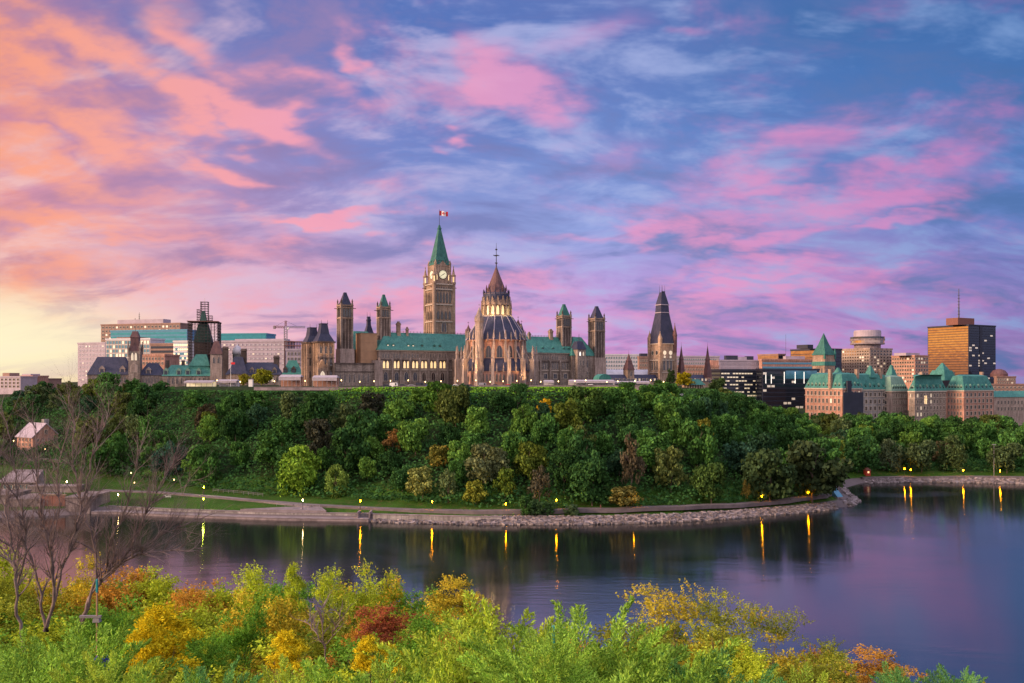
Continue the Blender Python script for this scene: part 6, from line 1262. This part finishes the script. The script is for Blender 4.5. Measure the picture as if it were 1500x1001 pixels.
# ------------------------------------------------------------------ near bank: trees in autumn colour
def sprig_crown(seed, rz=.9, clumps=26, twigs=30, per=11, leaf=.034, cr=(.25,.42), tl=.26, shape='round', up=.45, asp=.55, fill=.9):
    rs = np.random.RandomState(seed); Q = []; lobes = [(rs.uniform(-.6,.6), rs.uniform(-.6,.6), rs.uniform(-.4,.5), rs.uniform(.35,.6)) for _ in range(5)]
    for i in range(clumps):
        a = rs.uniform(0, 6.283)
        if shape == 'round': zz = rs.uniform(-.7, 1); rr = math.sqrt(max(0, 1-zz*zz))*rs.uniform(.45, .85)
        elif shape == 'col': zz = rs.uniform(-1, 1); rr = (1-max(0, zz)**2*.8)*rs.uniform(.2, .75)
        else: zz = rs.uniform(-.3, 1); rr = math.sqrt(max(0, 1-zz*zz*.7))*rs.uniform(.3, 1.0)
        c = np.array([math.cos(a)*rr, math.sin(a)*rr, zz*rz*.8])
        if shape == 'round' and i % 5: lx, ly, lz, lr = lobes[i % 5]; c = np.array([lx+math.cos(a)*rr*lr, ly+math.sin(a)*rr*lr, (lz+zz*lr)*rz])
        r = rs.uniform(*cr); n = int(twigs*(r/.33)**2)
        D = rs.normal(0, 1, (n, 3)); D[:, 2] = np.abs(D[:, 2])*.8 + up*.5; D /= np.linalg.norm(D, axis=1)[:, None]
        start = c + D*r*rs.uniform(.45, .95, (n, 1)); dirs = D + rs.normal(0, .35, (n, 3)); dirs[:, 2] += up; dirs /= np.linalg.norm(dirs, axis=1)[:, None]
        L = tl*rs.uniform(.5, 1.25, (n, 1))
        s = rs.uniform(0, 1, (n, per)); P = start[:, None, :] + dirs[:, None, :]*(L*s)[:, :, None]; P += rs.normal(0, leaf*.9, P.shape)
        N = np.repeat(dirs[:, None, :]*.3 + rs.normal(0, .6, (n, 1, 3)), per, 1) + np.array([0, 0, .5])
        Q.append(leaf_quads(rs, P.reshape(-1, 3), N.reshape(-1, 3), leaf, asp))
    return quads('crown', np.concatenate(Q), M['leaf'])
NC = [sprig_crown(21, clumps=34, cr=(.18,.36), tl=.32), sprig_crown(22, clumps=38, cr=(.16,.32), tl=.3), sprig_crown(23, clumps=40, cr=(.14,.28), tl=.38, up=.8), sprig_crown(24, rz=1.3, clumps=26, shape='col', up=1.0, leaf=.045), sprig_crown(25, clumps=26, twigs=13, shape='flat', tl=.22, leaf=.026), sprig_crown(26, clumps=38, cr=(.16,.28), leaf=.03), sprig_crown(27, rz=.8, clumps=24, cr=(.3,.45), leaf=.03, tl=.2)]
TN = [trunk_mesh(31, forks=9, spread=.75, levels=2), trunk_mesh(32, forks=11, spread=.85, levels=2)]
def near_tree(px, pyt, wpx, hpx, Y, c, var, autumn, label, group=None, name='broadleaf_tree', cat='tree', red=False):
    x = WX(px, Y); k = Y/F; zt = WZ(pyt, Y); r = wpx*k/2; rz = hpx*k/2; zc = zt-rz; g = float(near_h(np.array(x), np.array(float(Y))))
    if zc-rz < g: g = min(g, zc-rz*.8)
    o = empty(name, (x, Y, g-.3), random.uniform(0, 6.28), label, cat, group); H_ = zc-g+.3
    t_ = link('trunk', TN[var % 2], o); ths = max(.8, H_+rz*.35); t_.scale = (min(r*.9, ths*.35)/.5, min(r*.9, ths*.35)/.5, ths)
    t_.scale = (max(.9, r*.8), max(.9, r*.8), H_*.72)
    cobj = link('crown', NC[var], o, (0, 0, H_)); cobj.scale = (r*1.12, r*1.12, rz/(1.45 if var == 3 else 1.05)); cobj.color = (*c, 1); cobj['autumn'] = autumn
    return o
YG, GR, OR, OL, GO, RD, YE = (.40,.54,.05), (.15,.35,.05), (.48,.29,.06), (.30,.37,.05), (.47,.43,.05), (.30,.10,.055), (.66,.60,.03)
random.seed(8)
NEAR = [ (2,796,90,150,58,YG,0,.05,'tall yellow-green tree at the very left edge behind the bare trees'),(118,822,90,120,57,GO,2,.15,'pale golden tree between the middle and right bare trees'),(205,826,70,110,56,OL,5,.1,'olive tree rising just behind the orange-red one'),(340,838,80,110,53,YG,5,.0,'yellow-green round tree between the orange tree and the tufted one'),
 # px, top, width, height, distance, colour, variant, autumn, label
 (20,835,80,120,50,OL,0,.2,'olive tree at the far left behind the bare trunks'),(78,846,80,110,52,GO,1,.3,'golden tree behind the middle bare trunks'),(168,832,100,110,54,OR,1,.3,'orange-red tree behind the fork of the bare trees'),(236,836,96,100,55,YG,0,.05,'dark yellow-green tree right of the bare trees at the water edge'),
 (300,843,84,90,52,OR,5,.25,'orange tree left of the two tall yellow-green trees'),(378,830,86,100,50,YG,2,.05,'yellow-green tree with a tufted twin top at the water edge'),(432,826,34,90,46,YG,3,.05,'narrow upright yellow-green tree between two wider ones'),
 (492,833,70,90,47,YG,2,.0,'bright yellow-green tree left of the orange-flecked one'),(545,831,76,100,48,YG,2,.35,'yellow-green tree flecked with orange standing highest against the dark water'),(600,862,76,80,52,GR,0,.0,'mid green round tree right of the orange-flecked tree'),(668,846,86,90,44,GO,1,.3,'golden tree with pink tips against the dark water'),
 (575,888,96,70,30,RD,1,.0,'maroon-red rounded bush in the middle of the near bank'),(520,899,50,80,31,OR,5,.2,'orange bush just left of the maroon bush'),(392,868,110,130,34,GO,0,.1,'large golden-olive tree below the twin tufted top'),(244,888,104,120,22,YE,3,.0,'bright lemon yellow upright tree in front of the bare trees'),
 (210,905,50,90,21,YE,3,.0,'small lemon yellow tree joined to the left of the bright upright one'),(976,853,120,130,34,GO,4,.25,'sparse golden tree with dark limbs showing against the river'),(1060,868,100,110,36,OL,4,.3,'sparse olive and orange tree right of the sparse golden one'),(1128,886,90,100,38,OL,4,.1,'sparse olive tree with the river showing through on the right'),
 (1196,930,84,90,36,OL,5,.1,'small olive tree fourth from the right end of the near bank'),(1292,956,100,70,30,OR,1,.0,'low rusty orange bush near the right end'),(1088,945,90,80,25,YG,0,.0,'low yellow-green bush below the sparse olive trees'),(423,925,60,70,17,YE,3,.0,'yellow sprouting shrub left of the small bare shrub'),
 (540,932,48,60,15,YE,3,.0,'yellow sprouting shrub below the orange bush'),(575,945,40,50,15,YE,3,.0,'small yellow shrub under the maroon bush'),(625,905,90,110,28,GR,0,.0,'deep green bush right of the maroon bush'),(352,890,70,110,27,GR,0,.0,'deep green bush between the lemon yellow tree and the golden-olive one'),
 (665,918,50,60,24,OR,5,.1,'orange-flecked bush between the deep green one and the feathery juniper'),(1215,970,80,60,26,OL,1,.3,'rusty olive bush at the bottom right of the trees'),(935,905,90,90,26,OL,1,.2,'olive bush left of the foot of the sparse golden tree'),(300,925,60,90,23,GR,5,.0,'deep green bush right of the lemon yellow tree'),(170,880,90,110,32,GR,0,.1,'green tree under the orange-red one')]
for q in NEAR: near_tree(q[0], q[1], q[2], q[3], q[4], q[5], q[6], q[7], q[8], name='shrub' if ('shrub' in q[8] or 'bush' in q[8]) else 'broadleaf_tree', cat='shrub' if ('shrub' in q[8] or 'bush' in q[8]) else 'tree')
PX_ = [-60,0,60,170,235,300,345,400,460,490,560,610,660,705,740,800,905,985,1060,1110,1150,1190,1230,1260,1290,1330,1380,1440]
PY_ = [845,845,852,845,848,856,862,846,858,850,848,878,868,900,915,915,915,905,900,912,925,945,975,985,972,990,985,1005]
zone = lambda px: next(l for q, l in [(130,'behind the bare trees'),(330,'around the lemon yellow tree'),(480,'around the golden-olive tree'),(650,'around the maroon bush'),(900,'behind the feathery junipers'),(1160,'under the sparse golden trees'),(2000,'at the right end of the near bank')] if px < q)
cn = {YG:'yellow-green', GR:'green', OR:'orange', OL:'olive', GO:'golden', YE:'yellow'}
for Y, off, wd, step in ((62, 8, 120, 58), (48, 34, 125, 60), (36, 62, 130, 70), (26, 92, 130, 80), (18, 120, 150, 100)):
    px = -170+rnd.uniform(0, 30)
    while px < 1420:
        top = np.interp(px, PX_, PY_)+off+rnd.uniform(-6, 10)
        if top < 1010:
            c = rnd.choices([YG, GR, OR, OL, GO], [38, 30, 5, 20, 8] if px < 900 else [20, 24, 6, 36, 14])[0]; k = rnd.uniform(.75, 1.15)
            lab = f'{cn[c]} filler tree {zone(px)}'.replace('filler tree', 'leafy tree'); w_ = wd*rnd.uniform(.85, 1.2)
            near_tree(px, top, w_, w_*rnd.uniform(.9, 1.2), Y*rnd.uniform(.94, 1.06), tuple(q*k for q in c), rnd.choice([0,1,2,5,6,0]), rnd.choice([0,0,.05,.12]), lab, group=lab, name='shrub', cat='shrub')  # filler trees of the near bank, listed under the shrub name
        px += step*rnd.uniform(.8, 1.2)
# ------------------------------------------------------------------ junipers with feathery sprays
def spray(rs, L=1.0, nb=34, st=9):
    Q = []
    for i in range(nb):
        f = (i+1)/nb; x = L*f; z = L*.10*math.sin(f*2.2); bl = L*.27*(1-f)**.8+.04; sd = 1 if i % 2 else -1; an = R(rs.uniform(28, 48)); tw = rs.uniform(-.5, .5)
        d = np.array([math.cos(an), sd*math.sin(an)*math.cos(tw), math.sin(an)*math.sin(tw)+.15])
        s = np.linspace(.05, 1, st)[:, None]*bl; P = np.array([x, 0, z]) + d*s + np.array([.35, 0, .1])*(s**2)/max(bl, .01)
        P = np.repeat(P, 2, 0); P += rs.normal(0, .006, P.shape); T_ = d + rs.normal(0, .38, P.shape); T_ /= np.linalg.norm(T_, axis=1)[:, None]
        B = np.cross(T_, rs.normal(0, 1, P.shape)); B /= np.linalg.norm(B, axis=1)[:, None]; ln = rs.uniform(.03, .055, (len(P), 1)); wd = .0075
        Q.append(np.stack([P-B*wd, P+T_*ln*.5-B*wd*1.3, P+T_*ln, P+B*wd], 1))
    return np.concatenate(Q)
def juniper_mesh(seed, n=120, R0=.35, upb=.8):
    rs = np.random.RandomState(seed); base = [spray(rs) for _ in range(4)]; Q = []
    for i in range(n):
        a = rs.uniform(0, 6.283); e = rs.uniform(.1, 1.35)*upb; d = Vector((math.cos(a)*math.cos(e), math.sin(a)*math.cos(e), math.sin(e)))
        q = d.to_track_quat('X', 'Z').to_matrix() @ Matrix.Rotation(rs.uniform(-.9, .9), 3, 'X'); m_ = np.array(q); s = rs.uniform(.65, 1.25)
        p0 = np.array([math.cos(a)*R0, math.sin(a)*R0, 0])*rs.uniform(0, 1.6) + np.array([0, 0, rs.uniform(-.1, .42)])
        Q.append(base[i % 4] @ m_.T * s + p0)
    return quads('foliage', np.concatenate(Q), M['juniper'])
M['juniper'] = leaf_mat('juniper_needle', warm=(.42,.16,.04), var=.5, trans=.15)
JM = [juniper_mesh(1, n=58), juniper_mesh(2, n=58, upb=1.0), juniper_mesh(3, n=48, R0=.5)]
mb = MB(); r_ = random.Random(4)
for i in range(9): a = i*.7; mb.tube([(0,0,-.6),(math.cos(a)*.2,math.sin(a)*.2,0),(math.cos(a)*.55,math.sin(a)*.55,.5)], [.035,.025,.008], 5)
JS = mb.mesh('stem', M['bark'])
def juniper(px, pyt, wpx, Y, var, c, label, rz=0, lean=(0, 0)):
    x = WX(px, Y); s = wpx*Y/F/2/.95; z = WZ(pyt, Y)-1.5*s; o = empty('juniper', (x, Y, z), rz, label, 'shrub'); o.rotation_euler = (lean[0], lean[1], rz)
    q = link('stem', JS, o); q.scale = (s, s, s); q = link('foliage', JM[var], o); q.scale = (s,)*3; q.color = (*c, 1); q['autumn'] = .12; return o
JG, JY, JB = (.27,.50,.08), (.42,.60,.08), (.15,.38,.12)
for q in [(858,886,240,8.6,1,JG,'large bright feathery juniper standing highest in the middle of the foreground',.3,(0,0)),(712,880,240,9.2,0,JY,'yellow-green juniper arching to the left beside the largest one',2.2,(0,-.45)),(785,910,150,7.8,2,JG,'dense juniper between the arching one and the largest one',1.2,(0,0)),
   (955,918,220,8.2,1,JG,'juniper right of the largest one with upright spiky tips',4.0,(0,.15)),(1055,958,150,8.0,0,JB,'lower blue-green tipped juniper below the sparse olive trees',5.2,(0,.1)),(700,962,230,7.2,2,JY,'low wide juniper at the bottom below the arching one',.9,(0,0)),(860,968,260,6.8,0,JG,'lowest wide juniper at the bottom middle',2.9,(0,0)),
   (520,952,230,8.4,0,JG,'green juniper at the bottom below the maroon bush',3.5,(0,-.2)),(420,968,180,8.0,2,JY,'yellowish juniper at the bottom below the golden-olive tree',1.9,(0,0)),(95,912,200,10.2,1,JG,'green juniper at the foot of the bare trees',.2,(0,0)),(30,940,180,9.0,0,JG,'juniper at the bottom left corner',4.4,(0,0)),(165,952,150,8.6,2,JY,'juniper just right of the blue cloth',2.4,(0,0)),
   (300,978,160,8.0,1,JB,'low blue-green juniper under the lemon yellow tree',.7,(0,0)),(600,972,170,7.6,1,JG,'low juniper between the two bottom middle ones',3.1,(0,0)),(1150,975,160,8.2,2,JY,'yellow-green juniper left of the rusty orange bush',1.0,(0,0)),(1330,978,90,8.6,1,JB,'small spiky juniper second from the right end',1.6,(0,0)),(1402,976,80,8.8,0,JB,'small spiky juniper at the right end',5.6,(0,0)),(1010,985,180,7.4,0,JG,'juniper at the bottom right of the middle',4.9,(0,0)),(225,985,150,7.8,0,JG,'low juniper in front of the lemon yellow tree',6.0,(0,0))]: juniper(*q)
# ------------------------------------------------------------------ bare trees
def twigs(mb, rs, p, d, L, r, depth, bias):
    n = 5; P = [p.copy()]; dd = d.copy()
    for i in range(n): dd = (dd + Vector((rs.gauss(0,.13), rs.gauss(0,.13), rs.gauss(0,.1)+bias)) ).normalized(); P.append(P[-1]+dd*L/n)
    mb.tube(P, [r*(1-.16*i) for i in range(n+1)], 4 if depth > 1 else 3)
    if depth <= 0: return
    for k in range(rs.randint(4, 6)):
        i = rs.randint(1, n); q = P[i]; ax = (P[i]-P[i-1]).normalized(); side = ax.cross(Vector((rs.gauss(0,1), rs.gauss(0,1), rs.gauss(0,1)))).normalized()
        an = rs.uniform(.35, .85); twigs(mb, rs, q, (ax*math.cos(an)+side*math.sin(an)).normalized(), L*rs.uniform(.5, .75), r*(1-.16*i)*.6, depth-1, bias)
def bare_tree(limbs, Y, label, seed, tw=.85, dens=9, name='bare_tree', cat='tree', depth=2):
    rs = random.Random(seed); k = Y/F; lm = MB(); tm = MB(); b = None
    for pts, r0 in limbs:
        P = []; off = rs.uniform(-.9, .9)
        for i, (px, py) in enumerate(pts):
            f = i/max(1, len(pts)-1); YY = Y+off*f*1.2; py = 925-(925-py)*(.94 if Y < 50 and Y > 16 else 1); P.append(Vector((WX(px, YY), YY, WZ(py, YY))))
        Q = []
        for i in range(len(P)-1):                                            # catmull-rom
            a0, a1, a2, a3 = P[max(i-1, 0)], P[i], P[i+1], P[min(i+2, len(P)-1)]
            for s in range(5): t_ = s/5; Q.append(.5*((2*a1)+(a2-a0)*t_+(2*a0-5*a1+4*a2-a3)*t_*t_+(3*a1-a0-3*a2+a3)*t_**3) + Vector((rs.gauss(0,.02), rs.gauss(0,.02), 0)))
        Q.append(P[-1]); b = b or Q[0]; rad = [max(.010, r0*.50*(1-i/len(Q)*.92)) for i in range(len(Q))]; lm.tube([q-b for q in Q], rad, 7)
        for j in range(int(dens*len(Q)/16)+3):
            i = int(len(Q)*(.22+.76*rs.random())); i = min(i, len(Q)-1); ax = (Q[i]-Q[i-1]).normalized(); side = ax.cross(Vector((rs.gauss(0,1), rs.gauss(0,1), rs.gauss(0,1)))).normalized(); an = rs.uniform(.3, .8)
            d = (ax*math.cos(an)+side*math.sin(an)).normalized(); d.z += .25; twigs(tm, rs, Q[i]-b, d.normalized(), tw*rs.uniform(.6, 1.3), rad[i]*.5+.005, depth, .07)
    o = empty(name, b, 0, label, cat); lm.build('trunk', M['bark_pink'], o, True); tm.build('branches', M['bark_pink'], o); return o
bare_tree([([(38,960),(26,900),(22,830),(14,770),(2,720),(-8,650)], .085), ([(24,860),(38,800),(32,740),(20,680),(10,600)], .06), ([(22,830),(0,790),(-20,740)], .05)], 20, 'leftmost bare tree leaning out of the frame', 3, dens=20)
bare_tree([([(66,925),(60,870),(44,810),(22,770),(6,735)], .075), ([(68,925),(78,870),(74,800),(62,740),(54,670),(52,600)], .09), ([(76,890),(92,830),(112,770),(126,700),(140,640),(158,588)], .075), ([(74,800),(86,740),(84,680),(100,610)], .045)], 21, 'tall many-stemmed bare tree in the middle of the bare group', 5, dens=20)
bare_tree([([(116,925),(132,872),(152,842),(178,815),(200,775),(216,735),(240,690),(258,655)], .10), ([(120,915),(140,840),(134,780),(118,720),(106,650),(108,580)], .08), ([(168,826),(200,806),(240,800),(284,800)], .05), ([(178,815),(215,790),(250,768),(288,752)], .04), ([(150,845),(166,780),(188,720),(204,650)], .06)], 22, 'bare tree leaning right with long limbs over the water', 9, tw=.9, dens=20)
bare_tree([([(478,975),(474,930),(470,895)], .03), ([(476,950),(490,920),(498,900)], .02), ([(476,950),(460,925),(448,908)], .02)], 15, 'small grey bare shrub between the yellow sprouting shrubs', 12, tw=.35, dens=12, name='bare_shrub', cat='shrub', depth=1)
bare_tree([([(262,742),(268,715),(285,690),(300,668)], .10), ([(262,740),(250,715),(246,690)], .07), ([(268,715),(300,705),(320,680)], .07)], 100, 'pale bare tree standing far behind at the lawn', 14, tw=2.5, dens=7, depth=1) if False else None
g0 = G(268, 727); bare = [([(268,727),(275,705),(290,688),(305,668)], .28), ([(268,727),(262,700),(255,680)], .2), ([(275,705),(300,700),(318,684)], .16)]
bare_tree(bare, g0.y, 'pale dead tree standing on the lawn at the foot of the left slope', 17, tw=4.5, dens=8, depth=1)
# ------------------------------------------------------------------ small things half hidden in the near bushes
def sp(px, py, Y): return Vector((WX(px, Y), Y, WZ(py, Y)))
o = empty('marker_post', sp(142, 1010, 12), 0, 'thin tan post with teal top and a grey arm among the left bushes', 'post'); b = o.location
mb = MB(); zt = sp(142, 868, 12).z-b.z; mb.tube([(0,0,-1),(0,0,zt)], .013, 8); mb.build('pole', M['hoarding'], o); mb = MB(); mb.lathe(0, 0, [(.016, zt), (.016, zt+.17), (.008, zt+.19)], 8); mb.build('cap', M['teal_paint'], o)
mb = MB(); za = sp(142, 905, 12).z-b.z; mb.fr(-.24, .06, -.02, .02, za, -.24, .06, -.02, .02, za+.03); mb.fr(-.05, .05, -.035, .035, za-.06, -.04, .04, -.03, .03, za-.004); mb.build('arm', M['steel'], o)
o = empty('folded_cloth', sp(150, 972, 10.5), .3, 'bright blue folded cloth lying among the left bushes', 'cloth'); mb = MB()
for i in range(8): x0, x1 = -.10+i*.025, -.075+i*.025; mb.fr(x0, x1, -.1, .1, -.06-.02*math.sin(i), x0, x1, -.08, .08, .05+.03*math.sin(i*1.7))
mb.build('cloth', M['blue_cloth'], o)
o = empty('marker_post', sp(811, 960, 9), 0, 'short teal stake between the two middle junipers', 'post'); mb = MB(); mb.lathe(0, 0, [(.016, -.4), (.016, .28), (.01, .3)], 8); mb.build('stake', M['teal_paint'], o); mb = MB(); mb.lathe(0, 0, [(.018, .3005), (.012, .315)], 8); mb.build('cap', M['teal_paint'], o)
